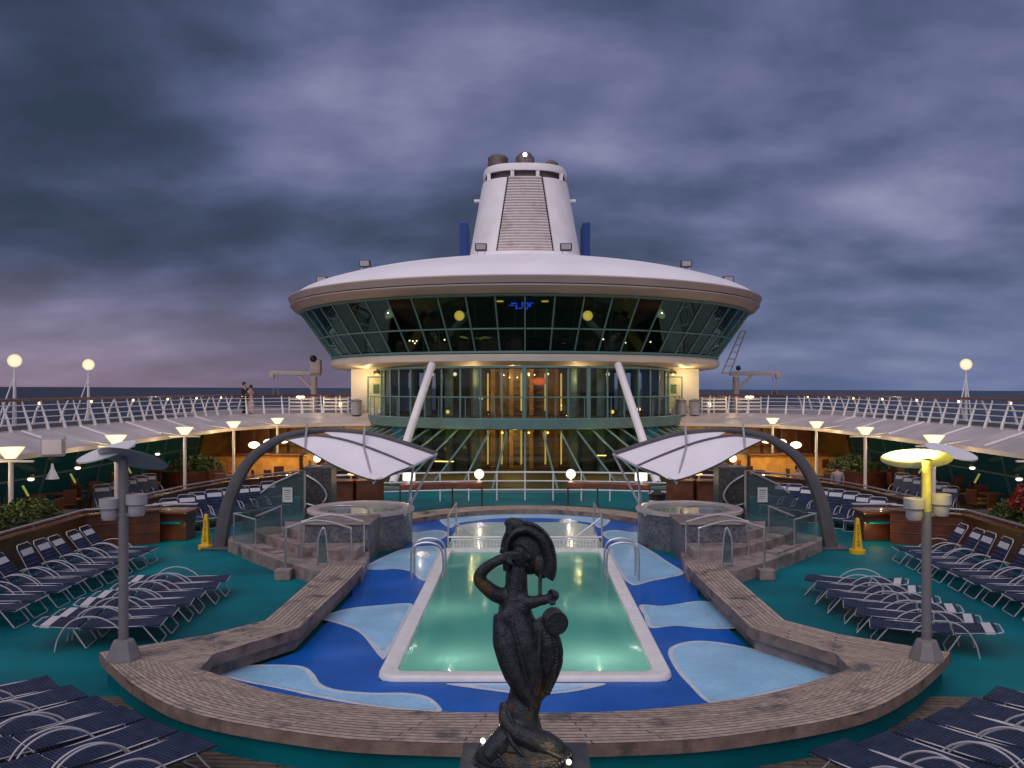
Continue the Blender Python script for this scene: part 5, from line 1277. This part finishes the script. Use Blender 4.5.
# ------------------------------------------------------------------ bars, counters and globes between pool and deckhouse
for s in (-1, 1):
    S = SIDE[s]
    # long wood ledge with globe lamp
    lg = thing('ledge_counter', f'red wood ledge counter on steel legs in front of the sloping glass, {S} of centre', 'counter', (s*3.4, 31.5, 0), 'ledge counters')
    pth = [Vector((s*1.55, 31.0, .92)), Vector((s*2.6, 30.8, .92)), Vector((s*4.4, 30.3, .92))]
    for a, b_ in zip(pth, pth[1:]): MB().beam(a, b_, .45, .20).build('shelf', M['bulwark'], lg, bevel=.02)
    for p in pth: MB().tube([p-Vector((0, 0, .92)), p-Vector((0, 0, .1))], .03).build('leg', M['darkmetal'], lg)
    g = thing('table_globe', f'white glowing globe lamp on the {S} ledge counter end', 'globe lamp', (s*1.62, 30.95, 1.02), 'globe lamps on ledge counters')
    MB().lathe([(.09, 0), (.07, .02), (.05, .03), (.05, .14)], (s*1.65, 30.98, 1.02), n=12).build('stem', M['coaming'], g, smooth=True)
    MB().sphere((s*1.65, 30.98, 1.30), .175, n=20).build('globe', M['lamp_globe2'], g, smooth=True)
    light('globe_light', 'POINT', (s*1.65, 30.55, 1.35), 10, WARM, g, size=.02)
    g = thing('drum_lamp', f'white drum shaped lamp on the {S} ledge counter behind the sail tip', 'lamp', (s*4.1, 30.3, 1.02), 'drum lamps')
    MB().lathe([(.06, 0), (.05, .12)], (s*4.1, 30.38, 1.02), n=10).build('stem', M['coaming'], g)
    MB().lathe([(0, .12), (.22, .12), (.22, .38), (0, .38)], (s*4.1, 30.38, 1.02), n=18).build('shade', M['lamp_globe2'], g)
    light('drum_light', 'POINT', (s*4.0, 29.9, 1.35), 9, WARM, g, size=.02)
    # wood bar behind the whirlpool
    br = thing('pool_bar', f'curved red wood bar behind the {S} tiled pillar', 'bar', (s*7.0, 31.6, 0), 'wood bars behind the pillars')
    P_ = [Vector((s*5.3, 31.8, 0)), Vector((s*6.2, 31.3, 0)), Vector((s*7.4, 31.4, 0)), Vector((s*8.2, 32.2, 0))]
    for a, b_ in zip(P_, P_[1:]):
        MB().beam(a+Vector((0, 0, .5)), b_+Vector((0, 0, .5)), .5, 1.0).build('front_panel', M['bulwark'], br, bevel=.01)
        MB().beam(a+Vector((0, 0, 1.03)), b_+Vector((0, 0, 1.03)), .7, .06).build('bar_top', M['darkwood'], br, bevel=.01)
    bl = thing('bar_lamp', f'small saucer lamp glowing yellow on the {S} wood bar', 'lamp', (s*6.1, 31.3, 1.06), 'saucer bar lamps')
    MB().lathe([(.07, 0), (.03, .03), (.03, .22)], (s*6.1, 31.3, 1.06), n=10).build('stem', M['darkmetal'], bl)
    MB().lathe([(.05, .30), (.36, .22), (.36, .20), (0, .2)], (s*6.1, 31.3, 1.06), n=20).build('shade', M['lamp_amber'], bl, smooth=True)
    # distant bar under the cross deck, lit warm
    bk = thing('terrace_bar', f'warm lit honey wood bar under the {S} cross deck', 'bar', (s*12, 44, 0), 'terrace bars')
    MB().box((s*12.6, 47.0, 1.15), (10.6, .2, 2.3)).build('back_wall', M['honey'], bk)
    for k in range(6): MB().box((s*(8.4+1.5*k), 46.85, 1.15), (.12, .12, 2.3)).build('wall_batten', M['darkwood'], bk)
    for k in range(3): MB().box((s*11.2, 46.75, .8+.45*k), (4.5, .25, .05)).build('bottle_shelf', M['darkwood'], bk)
    MB().box((s*13.2, 42.6, .55), (4.2, .6, 1.1)).build('front_panel', M['honey'], bk, bevel=.02)
    MB().box((s*13.2, 42.5, 1.13), (4.5, .9, .07)).build('bar_top', M['darkwood'], bk, bevel=.01)
    MB().box((s*10.6, 44.0, .55), (.7, 3.2, 1.1)).build('side_panel', M['honey'], bk, bevel=.02)
    MB().box((s*14.3, 45.6, 1.3), (1.6, .6, 1.9)).build('bar_cabinet', M['darkwood'], bk, bevel=.02)
    for k, (xx, yy, zz) in enumerate(((11.4, 40.6, 1.95), (12.0, 40.3, 1.85), (12.6, 40.0, 1.75))):
        pd = thing('pendant_lamp', f'warm pendant lamp hanging over the {S} terrace bar, {("nearest the deckhouse", "middle one", "nearest the sea")[k]}', 'pendant lamp', (s*xx, yy, zz), 'pendant lamps over the bars')
        MB().sphere((s*xx, yy, zz), .2, n=14, sc=(1.35, 1, .8)).build('shade', M['lamp_warm'], pd, smooth=True)
        MB().tube([(s*xx, yy, zz+.1), (s*xx, yy, 2.42)], .015, n=6).build('cord', M['darkmetal'], pd)
        light('pendant_light', 'POINT', (s*xx, yy+.5, zz-.35), 48, (1, .58, .13), pd, size=.02)
    bu = thing('bulb_lamp', f'bare glowing bulb lamp on a post behind the {S} sail canopy', 'lamp', (s*9.5, 39.5, 0), 'bulb lamps on posts')
    MB().sphere((s*9.55, 39.5, 1.16), .17, n=14).build('bulb', M['lamp_warm'], bu, smooth=True)
    MB().lathe([(.12, 0), (.04, .04), (.03, 1.0)], (s*9.55, 39.5, 0), n=8).build('post', M['darkmetal'], bu)
    light('bulb_light', 'POINT', (s*9.5, 39.1, 1.5), 55, (1, .62, .16), bu, size=.02)
    # tables and chairs on the terrace
    for i, (xx, yy) in enumerate(((10.4, 37.2), (12.4, 36.0), (15.9, 35.2), (9.4, 41.5), (15.0, 40.9), (16.0, 38.2), (16.3, 32.8), (16.2, 29.8), (15.6, 27.2))):
        nm = ('nearest the curved wall', 'middle one', 'nearest the windbreak', 'closest to the bulb lamp', 'behind the tub planter', 'beside the windbreak', 'beyond the dim loungers', 'beside the dim loungers', 'before the dim loungers')[i]
        tb = thing('round_table', f'small round wood table on the {S} terrace, {nm}', 'table', (s*xx, yy, .012), 'round terrace tables')
        MB().lathe([(0, .74), (.42, .74), (.42, .70), (.05, .69), (.04, .06), (.28, .02), (.28, 0)], (s*xx, yy, .012), n=20).build('table_top', M['darkwood'], tb, smooth=True)
        for k in range(3):
            a = 2*PI*k/3+.5*i; cx_, cy_ = s*xx+.75*math.cos(a), yy+.75*math.sin(a)
            cn = ('on its sea side', 'on its far side', 'on its camera side')[k]
            ch = thing('terrace_chair', f'wicker chair {cn} of the {S} terrace table, {nm}', 'chair', (cx_, cy_, .012), 'wicker chairs at terrace tables')
            MB().box((cx_, cy_, .45), (.44, .44, .06), rz=a).build('seat', M['honey'], ch, bevel=.02)
            q = Vector((cx_+.22*math.cos(a), cy_+.22*math.sin(a), .70)); MB().box(q, (.05, .44, .48), rz=a).build('backrest', M['darkwood'], ch, bevel=.02)
            for u_, v_ in ((-1, -1), (-1, 1), (1, -1), (1, 1)):
                p = Vector((cx_, cy_, 0))+Matrix.Rotation(a, 3, 'Z') @ Vector((u_*.18, v_*.18, 0)); MB().tube([p+Vector((0, 0, .012)), p+Vector((0, 0, .44))], .02, n=5).build('leg', M['darkwood'], ch)
    # planter box with shrub by the bar
    pb = thing('round_planter', f'curved wood planter with leafy shrub on the {S} terrace', 'planter', (s*13.4, 39.8, 0), 'curved terrace planters')
    MB().lathe([(0, .02), (1.3, .02), (1.35, .85), (1.2, .86), (1.2, .8), (0, .8)], (s*14.4, 37.5, 0), n=24).build('tub', M['bulwark'], pb, smooth=True)
    mb = MB(); leaves(mb, (s*14.4, 37.5, .85), (1.15, 1.15, .6), 1100, .09, 0, mi2=1); mb.build('shrub', [M['leaf'], M['leaf2']], pb)

rl = thing('guard_rail', 'white tubular guard rail curving in front of the sloping glass of the deckhouse', 'railing', (0, 33, 0))
ar = [Vector((1.1*k, 33.7-.03*k*k, 0)) for k in range(-7, 8)]
for zz in (.42, .76, 1.10): MB().tube([p_+Vector((0, 0, zz)) for p_ in ar], .026 if zz < 1 else .034, n=6).build('rail', M['whitemetal'], rl, smooth=True)
for p_ in ar: MB().tube([p_, p_+Vector((0, 0, 1.1))], .026, n=6).build('post', M['whitemetal'], rl)
bn = thing('towel_bin', 'black cylindrical bin with a white band beneath the right sail tip', 'bin', (4.45, 28.6, 0))
MB().lathe([(.27, 0), (.27, .82), (.24, .84), (0, .84)], (4.4, 28.6, .0), n=24).build('body', M['black'], bn, smooth=True)
MB().lathe([(.275, .60), (.275, .68)], (4.4, 28.6, 0), n=24).build('band', M['coaming'], bn, smooth=True)
MB().lathe([(.29, .84), (.29, .90), (.1, .98), (0, .98)], (4.4, 28.6, 0), n=24).build('lid', M['black'], bn, smooth=True)

# hanging floodlight and speaker box under the left walkway
th = thing('hanging_bell', 'small white bell shaped lamp hanging under the left walkway', 'lamp', (-14.5, 26.2, 2.2))
MB().lathe([(.03, .35), (.05, .2), (.14, .0), (.19, -.12), (.17, -.12), (0, -.02)], (-14.4, 26.2, 1.75), n=16).build('bell', M['whitemetal'], th, smooth=True)
MB().tube([(-14.4, 26.2, 2.05), (-14.4, 26.2, 2.4)], .012, n=6).build('cord', M['darkmetal'], th)
th = thing('speaker_box', 'pale box shaped loudspeaker hung on the left walkway fascia', 'loudspeaker', (-13.6, 25.6, 2.8))
MB().box((-13.7, 25.0, 2.72), (.62, .5, .55), rz=.4, rx=.15).build('cabinet', M['greylt'], th, bevel=.03)
MB().box((-13.62, 24.75, 2.70), (.5, .03, .42), rz=.4, rx=.15).build('grille', M['white'], th)

# ------------------------------------------------------------------ people
def skin_obj(name, verts, edges, radii, m, parent, rootv=0, sub=2):
    me = bpy.data.meshes.new(name); me.from_pydata([tuple(v_) for v_ in verts], edges, []); me.update()
    o_ = bpy.data.objects.new(name, me); col.objects.link(o_)
    o_.modifiers.new('skin', 'SKIN'); 
    for i, r_ in enumerate(radii):
        rr = r_ if isinstance(r_, tuple) else (r_, r_)
        me.skin_vertices[0].data[i].radius = rr; me.skin_vertices[0].data[i].use_root = i == rootv
    sb_ = o_.modifiers.new('sub', 'SUBSURF'); sb_.levels = sb_.render_levels = sub
    dg = bpy.context.evaluated_depsgraph_get(); m2 = bpy.data.meshes.new_from_object(o_.evaluated_get(dg))
    bpy.data.objects.remove(o_); m2.name = name; m2.materials.clear(); m2.materials.append(m)
    m2.polygons.foreach_set('use_smooth', [True]*len(m2.polygons))
    o2 = bpy.data.objects.new(name, m2); col.objects.link(o2); o2.parent = parent; return o2
def person(label, loc, rz, top, bottom, hair='hair', seated=False, dress=False, h=1.75, arms='down', group=None):
    th = thing('person', label, 'person', loc, group, rz); k = h/1.75
    hipz = .92 if not seated else .50
    S_ = lambda v_: Vector(v_)*k
    if seated: legs = {1: [(.09, 0, hipz), (.11, -.42, hipz+.02), (.11, -.44, .08), (.11, -.56, .04)], -1: [(-.09, 0, hipz), (-.11, -.42, hipz+.02), (-.11, -.44, .08), (-.11, -.56, .04)]}
    else: legs = {1: [(.09, 0, hipz-.04), (.10, -.02, .50), (.10, .02, .08), (.10, -.12, .04)], -1: [(-.09, 0, hipz-.04), (-.11, -.05, .50), (-.11, 0, .08), (-.11, -.13, .04)]}
    sh = hipz+.50
    if arms == 'hug': ar = {1: [(.18, 0, sh-.02), (.27, -.12, sh-.22), (.10, -.33, sh-.16), (.02, -.36, sh-.14)], -1: [(-.18, 0, sh-.02), (-.27, -.1, sh-.24), (-.12, -.32, sh-.24), (-.05, -.36, sh-.22)]}
    else: ar = {1: [(.18, 0, sh-.02), (.23, .02, sh-.30), (.21, -.10, sh-.52), (.20, -.14, sh-.60)], -1: [(-.18, 0, sh-.02), (-.23, .02, sh-.30), (-.21, -.10, sh-.52), (-.20, -.14, sh-.60)]}
    V_ = [(0, 0, hipz), (0, .01, hipz+.22), (0, .0, sh-.06), (0, -.01, sh+.07), (0, -.02, sh+.14), (0, -.03, sh+.22), (0, -.02, sh+.30)]
    rad = [(.13, .10), (.12, .09), (.15, .10), .052, .07, .088, .06]; E_ = [(0, 1), (1, 2), (2, 3), (3, 4), (4, 5), (5, 6)]
    for sd in (1, -1):
        b0 = len(V_); V_ += legs[sd]; rad += [.085, .06, .042, .035]; E_ += [(0, b0), (b0, b0+1), (b0+1, b0+2), (b0+2, b0+3)]
        b0 = len(V_); V_ += ar[sd]; rad += [.055, .042, .032, .034]; E_ += [(2, b0), (b0, b0+1), (b0+1, b0+2), (b0+2, b0+3)]
    skin_obj('body', [S_(v_) for v_ in V_], E_, [tuple(x*k for x in (r_ if isinstance(r_, tuple) else (r_, r_))) for r_ in rad], M['skin'], th)
    # shirt
    V2 = [(0, 0, hipz-.02), (0, .01, hipz+.22), (0, 0, sh-.05)]; r2 = [(.15, .12), (.135, .105), (.165, .115)]; E2 = [(0, 1), (1, 2)]
    for sd in (1, -1):
        b0 = len(V2); V2 += ar[sd][:2]; r2 += [.068, .055]; E2 += [(2, b0), (b0, b0+1)]
        if arms == 'hug': V2.append(ar[sd][2]); r2.append(.045); E2.append((b0+1, b0+2))
    skin_obj('shirt', [S_(v_) for v_ in V2], E2, [tuple(x*k for x in (r_ if isinstance(r_, tuple) else (r_, r_))) for r_ in r2], M[top], th)
    if dress:
        MB().lathe([(.13*k, (hipz+.05)*k), (.18*k, (hipz-.2)*k), (.26*k, .14*k), (.24*k, .13*k)], n=20).build('skirt', M[bottom], th, smooth=True, off=(0, 0, 0))
    else:
        V3 = [(0, 0, hipz)]; r3 = [(.14, .11)]; E3 = []
        for sd in (1, -1):
            b0 = len(V3); V3 += legs[sd][:3]; r3 += [.10, .075, .06]; E3 += [(0, b0), (b0, b0+1), (b0+1, b0+2)]
        skin_obj('trousers', [S_(v_) for v_ in V3], E3, [tuple(x*k for x in (r_ if isinstance(r_, tuple) else (r_, r_))) for r_ in r3], M[bottom], th)
    MB().sphere(S_((0, .015, sh+.25)), .108*k, n=14, sc=(.95, 1.0, 1.0)).build('hair', M[hair], th, smooth=True, off=(0, 0, 0))
    nose = MB().sphere(S_((0, -.125, sh+.19)), .018*k, n=8); nose.build('nose', M['skin'], th, off=(0, 0, 0))
    for sd in (1, -1): MB().sphere(S_((sd*.035, -.108, sh+.225)), .012*k, n=8).build('eye', M['black'], th, off=(0, 0, 0))
    for sd in (1, -1): MB().sphere(S_((sd*.11, -.18 if not seated else -.56, .04)), .07*k, n=10, sc=(.6, 1.6, .6)).build('shoe', M['black'], th, off=(0, 0, 0))
    if not seated: pass
    return th
person('person in a black top embracing a companion on the left walkway', (-15.22, 46.62, UD+.02), R(75), 'cloth_black', 'cloth_black', arms='hug', h=1.80)
person('person in a pale pink dress embracing a companion on the left walkway', (-14.90, 46.72, UD+.02), R(-105), 'cloth_pale', 'cloth_pale', dress=True, arms='hug', h=1.64)
def stool(x_, y_, lab):
    st_ = thing('bar_stool', lab, 'stool', (x_, y_, .012), 'stools behind the far right wall')
    MB().lathe([(0, .46), (.2, .46), (.2, .42), (0, .42)], (x_, y_, .0), n=16).build('seat', M['darkwood'], st_)
    for a in range(4): MB().tube([(x_+.13*math.cos(a*PI/2), y_+.13*math.sin(a*PI/2), .42), (x_+.19*math.cos(a*PI/2), y_+.19*math.sin(a*PI/2), .012)], .018, n=5).build('leg', M['darkmetal'], st_)
person('person in a rose top sitting behind the right far wall near the grey arch', (10.75, 33.9, .012), R(20), 'cloth_pink', 'cloth_black', seated=True)
stool(10.75, 33.95, 'low stool under the person in a rose top')
person('person in a grey blue shirt sitting behind the right far wall, seen from behind', (12.5, 34.4, .012), R(170), 'cloth_grey', 'cloth_black', seated=True)
stool(12.5, 34.35, 'low stool under the person in a grey blue shirt')

# ------------------------------------------------------------------ statue
SY = 6.5; U = SY/F
statue = thing('statue', 'dark bronze statue of a twisting figure with raised arm and drum on a plinth', 'statue', (0, SY, 0))
def Q(px, py, dy=0.): return Vector(((px-525)*U, SY+dy, H-(py-388)*U))
mb = MB()
def ell(px, py, rx, rz_, ry=None, dy=0., rot=None): mb.sphere(Q(px, py, dy), 1., n=16, sc=(rx*U, (ry or min(rx, rz_))*U, rz_*U), rot=rot)
def lim(pts, rads): 
    P_ = [Q(*p) for p in pts]; S3 = spl(P_, 5); n_ = len(S3); rr = []
    for i in range(n_):
        t_ = i/(n_-1)*(len(rads)-1); k = min(int(t_), len(rads)-2); rr.append((rads[k]+(rads[k+1]-rads[k])*(t_-k))*U)
    mb.tube(S3, rr, n=12)
# trunk, spiralling down to the foot of the drapery
lim([(518, 560, 0), (516, 590, 0), (515, 612, 0), (522, 640, -.02), (530, 668, 0), (526, 695, .02), (521, 715, 0), (520, 742, 0)], [9, 12, 17, 21, 21, 17, 18, 27])
lim([(502, 612, -.05), (505, 640, -.08), (516, 670, -.10), (530, 695, -.08), (538, 703, -.04)], [8, 12, 12, 8, 4])
lim([(536, 620, -.02), (548, 640, -.03), (550, 660, -.02), (546, 680, 0), (536, 700, .0)], [9, 13, 13, 10, 5])
lim([(505, 700, -.03), (508, 718, -.08), (522, 728, -.12), (545, 738, -.10), (560, 748, -.05)], [5, 9, 11, 12, 9])
lim([(512, 722, -.05), (500, 738, -.1), (488, 750, -.12)], [9, 12, 10])
lim([(520, 740, .02), (540, 750, -.05), (566, 756, -.1)], [18, 14, 8])
ell(507, 615, 9, 12, 9, -.07); ell(522, 606, 9, 10, 8, -.06)        # chest
# lifted arm
lim([(503, 596, -.01), (494, 592, -.03), (484, 583, -.05), (480, 577, -.06), (484, 568, -.07), (495, 560, -.08), (506, 555, -.08)], [9, 8, 7, 6.5, 6, 5.2, 4.4])
for k in range(4): lim([(505, 555-k*1.2, -.08), (513+k, 556-k*1.8, -.09), (520+k*.6, 558-k*1.6, -.085)], [2.2, 1.9, 1.3])
lim([(505, 556, -.08), (510, 560, -.10), (514, 562, -.10)], [2.2, 2, 1.4])
# forearm held out with a fist
lim([(518, 596, -.03), (528, 600, -.07), (540, 597, -.1), (549, 595, -.11)], [8, 7, 5.4, 4.6])
ell(552, 593, 6, 6, 6, -.11)
for k in range(4): lim([(549+k*1.6, 588+k*.6, -.12), (552+k*1.6, 586+k, -.155), (553+k*1.2, 591+k*.8, -.165)], [1.9, 1.8, 1.5])
lim([(548, 596, -.13), (551, 599, -.155), (555, 597, -.16)], [2, 1.9, 1.5])
# head and profile under the hood
ell(519, 556, 9.5, 12, 10, -.02); ell(528, 556, 3, 4, 4, -.04); lim([(524, 551, -.05), (530, 556, -.06), (528, 559, -.05)], [2.4, 2.2, 1.6]); lim([(524, 563, -.05), (529, 564, -.05)], [2, 1.6])
lim([(516, 565, .02), (514, 580, .03), (512, 600, .04)], [10, 9, 8])
lim([(534, 577, .02), (537, 588, .0), (536, 600, -.02)], [5, 5, 4]) if False else None
ell(524, 755, 50, 17, 34)
o = mb.build('figure', M['bronze'], statue)
rm_ = o.modifiers.new('remesh', 'REMESH'); rm_.mode = 'VOXEL'; rm_.voxel_size = .0075
sm_ = o.modifiers.new('smooth', 'SMOOTH'); sm_.iterations = 5; sm_.factor = .5
tx = bpy.data.textures.new('bronze_roughness', 'CLOUDS'); tx.noise_scale = .06; tx.noise_depth = 3
dm_ = o.modifiers.new('disp', 'DISPLACE'); dm_.texture = tx; dm_.strength = .006; dm_.mid_level = .5; dm_.texture_coords = 'LOCAL'
dg = bpy.context.evaluated_depsgraph_get(); m2 = bpy.data.meshes.new_from_object(o.evaluated_get(dg)); o.modifiers.clear(); o.data = m2
m2.polygons.foreach_set('use_smooth', [True]*len(m2.polygons)); 
if not m2.materials: m2.materials.append(M['bronze'])
# curved crested hood
hood = MB()
ctr = [(507, 568), (507, 546), (513, 533), (524, 529), (536, 533), (545, 543), (549, 556), (549.5, 569), (547, 577)]
C_ = spl([Q(a, b_, .01) for a, b_ in ctr], 6); n_ = len(C_)
ww = [.09]*n_
g = []
for i, p in enumerate(C_):
    u = i/(n_-1); wd = .10-.055*u; 
    g.append([p+Vector((0, wd*math.cos(a), 0))+((p-Q(522, 560, .01)).normalized() if (p-Q(522, 560, .01)).length > 0 else Vector())*(.034*math.sin(a)*(1+.7*u)) for a in [PI*k/8 for k in range(17)]])
vs = [p for r_ in g for p in r_]
hood.add(vs, [(i*17+k, (i+1)*17+k, (i+1)*17+(k+1) % 17, i*17+(k+1) % 17) for i in range(n_-1) for k in range(17)]+[tuple(range(17)), tuple((n_-1)*17+k for k in range(17))])
for i in range(2, n_-2, 1):          # studs along the crest
    for dy in (-.05, 0, .05):
        dirn = (C_[i]-Q(522, 560, .01)).normalized(); hood.sphere(C_[i]+dirn*.045+Vector((0, dy*(1-.4*i/n_), 0)), .011, n=6)
hood.sphere(Q(526, 553, .05), 1., n=22, sc=(25*U, .07, 22*U), rot=(0, R(38), 0)); hood.sphere(Q(540, 566, .03), 1., n=18, sc=(9*U, .06, 14*U), rot=(0, R(-18), 0))
ho = hood.build('hood', M['bronze'], statue, smooth=True)
mb = MB().tube(spl([Q(507, 527, 0), Q(512, 524, 0), Q(522, 527, 0), Q(528, 531, 0)], 4), [.035, .04, .045, .048, .05, .05, .05, .05, .048, .045, .04, .035, .03], n=10); mb.box(Q(509, 527, 0), (.05, .11, .09)); mb.build('crest', M['bronze'], statue, smooth=True)
for (a, b_, c_, d_) in ((532, 532, 533, 527), (541, 538, 543, 533), (547, 546, 549.5, 543)): MB().tube([Q(a, b_), Q(c_, d_)], .010, n=6).build('spike', M['bronze'], statue)
MB().tube(spl([Q(541, 570, -.02), Q(540, 580, -.03), Q(540, 592, -.08)], 3), .014, n=8).build('hanging_rod', M['bronze'], statue)
# drum facing the viewer
dr = MB(); c_ = Q(555, 618, -.10); rr = 11.5*U
for k in range(1): pass
m_ = Matrix.Translation(c_) @ Euler((R(90), 0, R(10))).to_matrix().to_4x4()
dr.lathe([(0, .045), (rr*.86, .045), (rr*.9, .055), (rr, .05), (rr, -.09), (0, -.09)], n=28); dr.v = [m_ @ Vector(v_) for v_ in dr.v]
dr.build('drum', M['bronze'], statue, smooth=True)
# beaded sash and drapery folds
sa = MB(); T_ = spl([Q(552, 630, -.10), Q(556, 650, -.10), Q(553, 672, -.10), Q(546, 690, -.08)], 7)
sa.tube(T_, .028, n=8, sx=1, sy=.5)
for p in T_[1:-1:1]: sa.sphere(p+Vector((0, -.03, 0)), .013, n=8)
sa.build('beaded_sash', M['bronze'], statue, smooth=True)
for pts in ([(500, 622, -.11), (506, 650, -.15), (520, 680, -.16), (536, 702, -.11)], [(540, 628, -.10), (538, 655, -.14), (534, 685, -.12), (530, 706, -.1)], [(512, 618, -.14), (520, 645, -.17), (526, 672, -.15)], [(508, 706, -.10), (520, 726, -.17), (548, 742, -.17), (566, 752, -.15)], [(505, 712, -.08), (512, 732, -.18), (530, 750, -.2)]):
    MB().tube(spl([Q(*p) for p in pts], 6), .018, n=8).build('drapery_fold', M['bronze'], statue, smooth=True)
pz = H-(757-388)*U
pl_ = MB(); hw = 60*U
pl_.prism([(-hw, SY-.28), (hw, SY-.28), (hw, SY+.24), (-hw, SY+.24)], 0.0, pz-.02)
pl_.prism([(-hw-.03, SY-.31), (hw+.03, SY-.31), (hw+.03, SY+.27), (-hw-.03, SY+.27)], pz-.14, pz)
pl_.build('plinth', M['plinth'], statue, bevel=.02)
cv = MB()
for k in range(9):
    u = k/8
    for a_, b_ in ((Q(500+18*u, 741+16*u, -.26-.06*u), .016), (Q(546+24*u, 756-11*u, -.30+.12*u), .016), (Q(478+20*u, 748+10*u, -.28), .014)):
        MB().sphere(a_, b_, n=8).build('carved_bead', M['bronze'], statue, smooth=True)
for i, (px, py, dy) in enumerate(((482, 745, .12), (567, 763, -.26))):
    p = Q(px, py, dy); p.z = pz+.06
    sp = thing('plinth_spotlight', f'small lit spotlight on the statue plinth, {("left corner", "front right edge")[i]}', 'spotlight', (p.x, p.y, pz), 'spotlights on the statue plinth')
    MB().lathe([(.05, 0), (.035, .02), (.03, .05)], (p.x, p.y, pz), n=10).build('base', M['darkmetal'], sp)
    MB().sphere((p.x, p.y, pz+.075), .019, n=12).build('bulb', M['lamp_white'], sp, smooth=True)
    light('spot_light', 'POINT', (p.x+(.05 if i == 0 else -.05), p.y-.03, pz+.16), 1.3, (1, .66, .3), sp, size=.02)
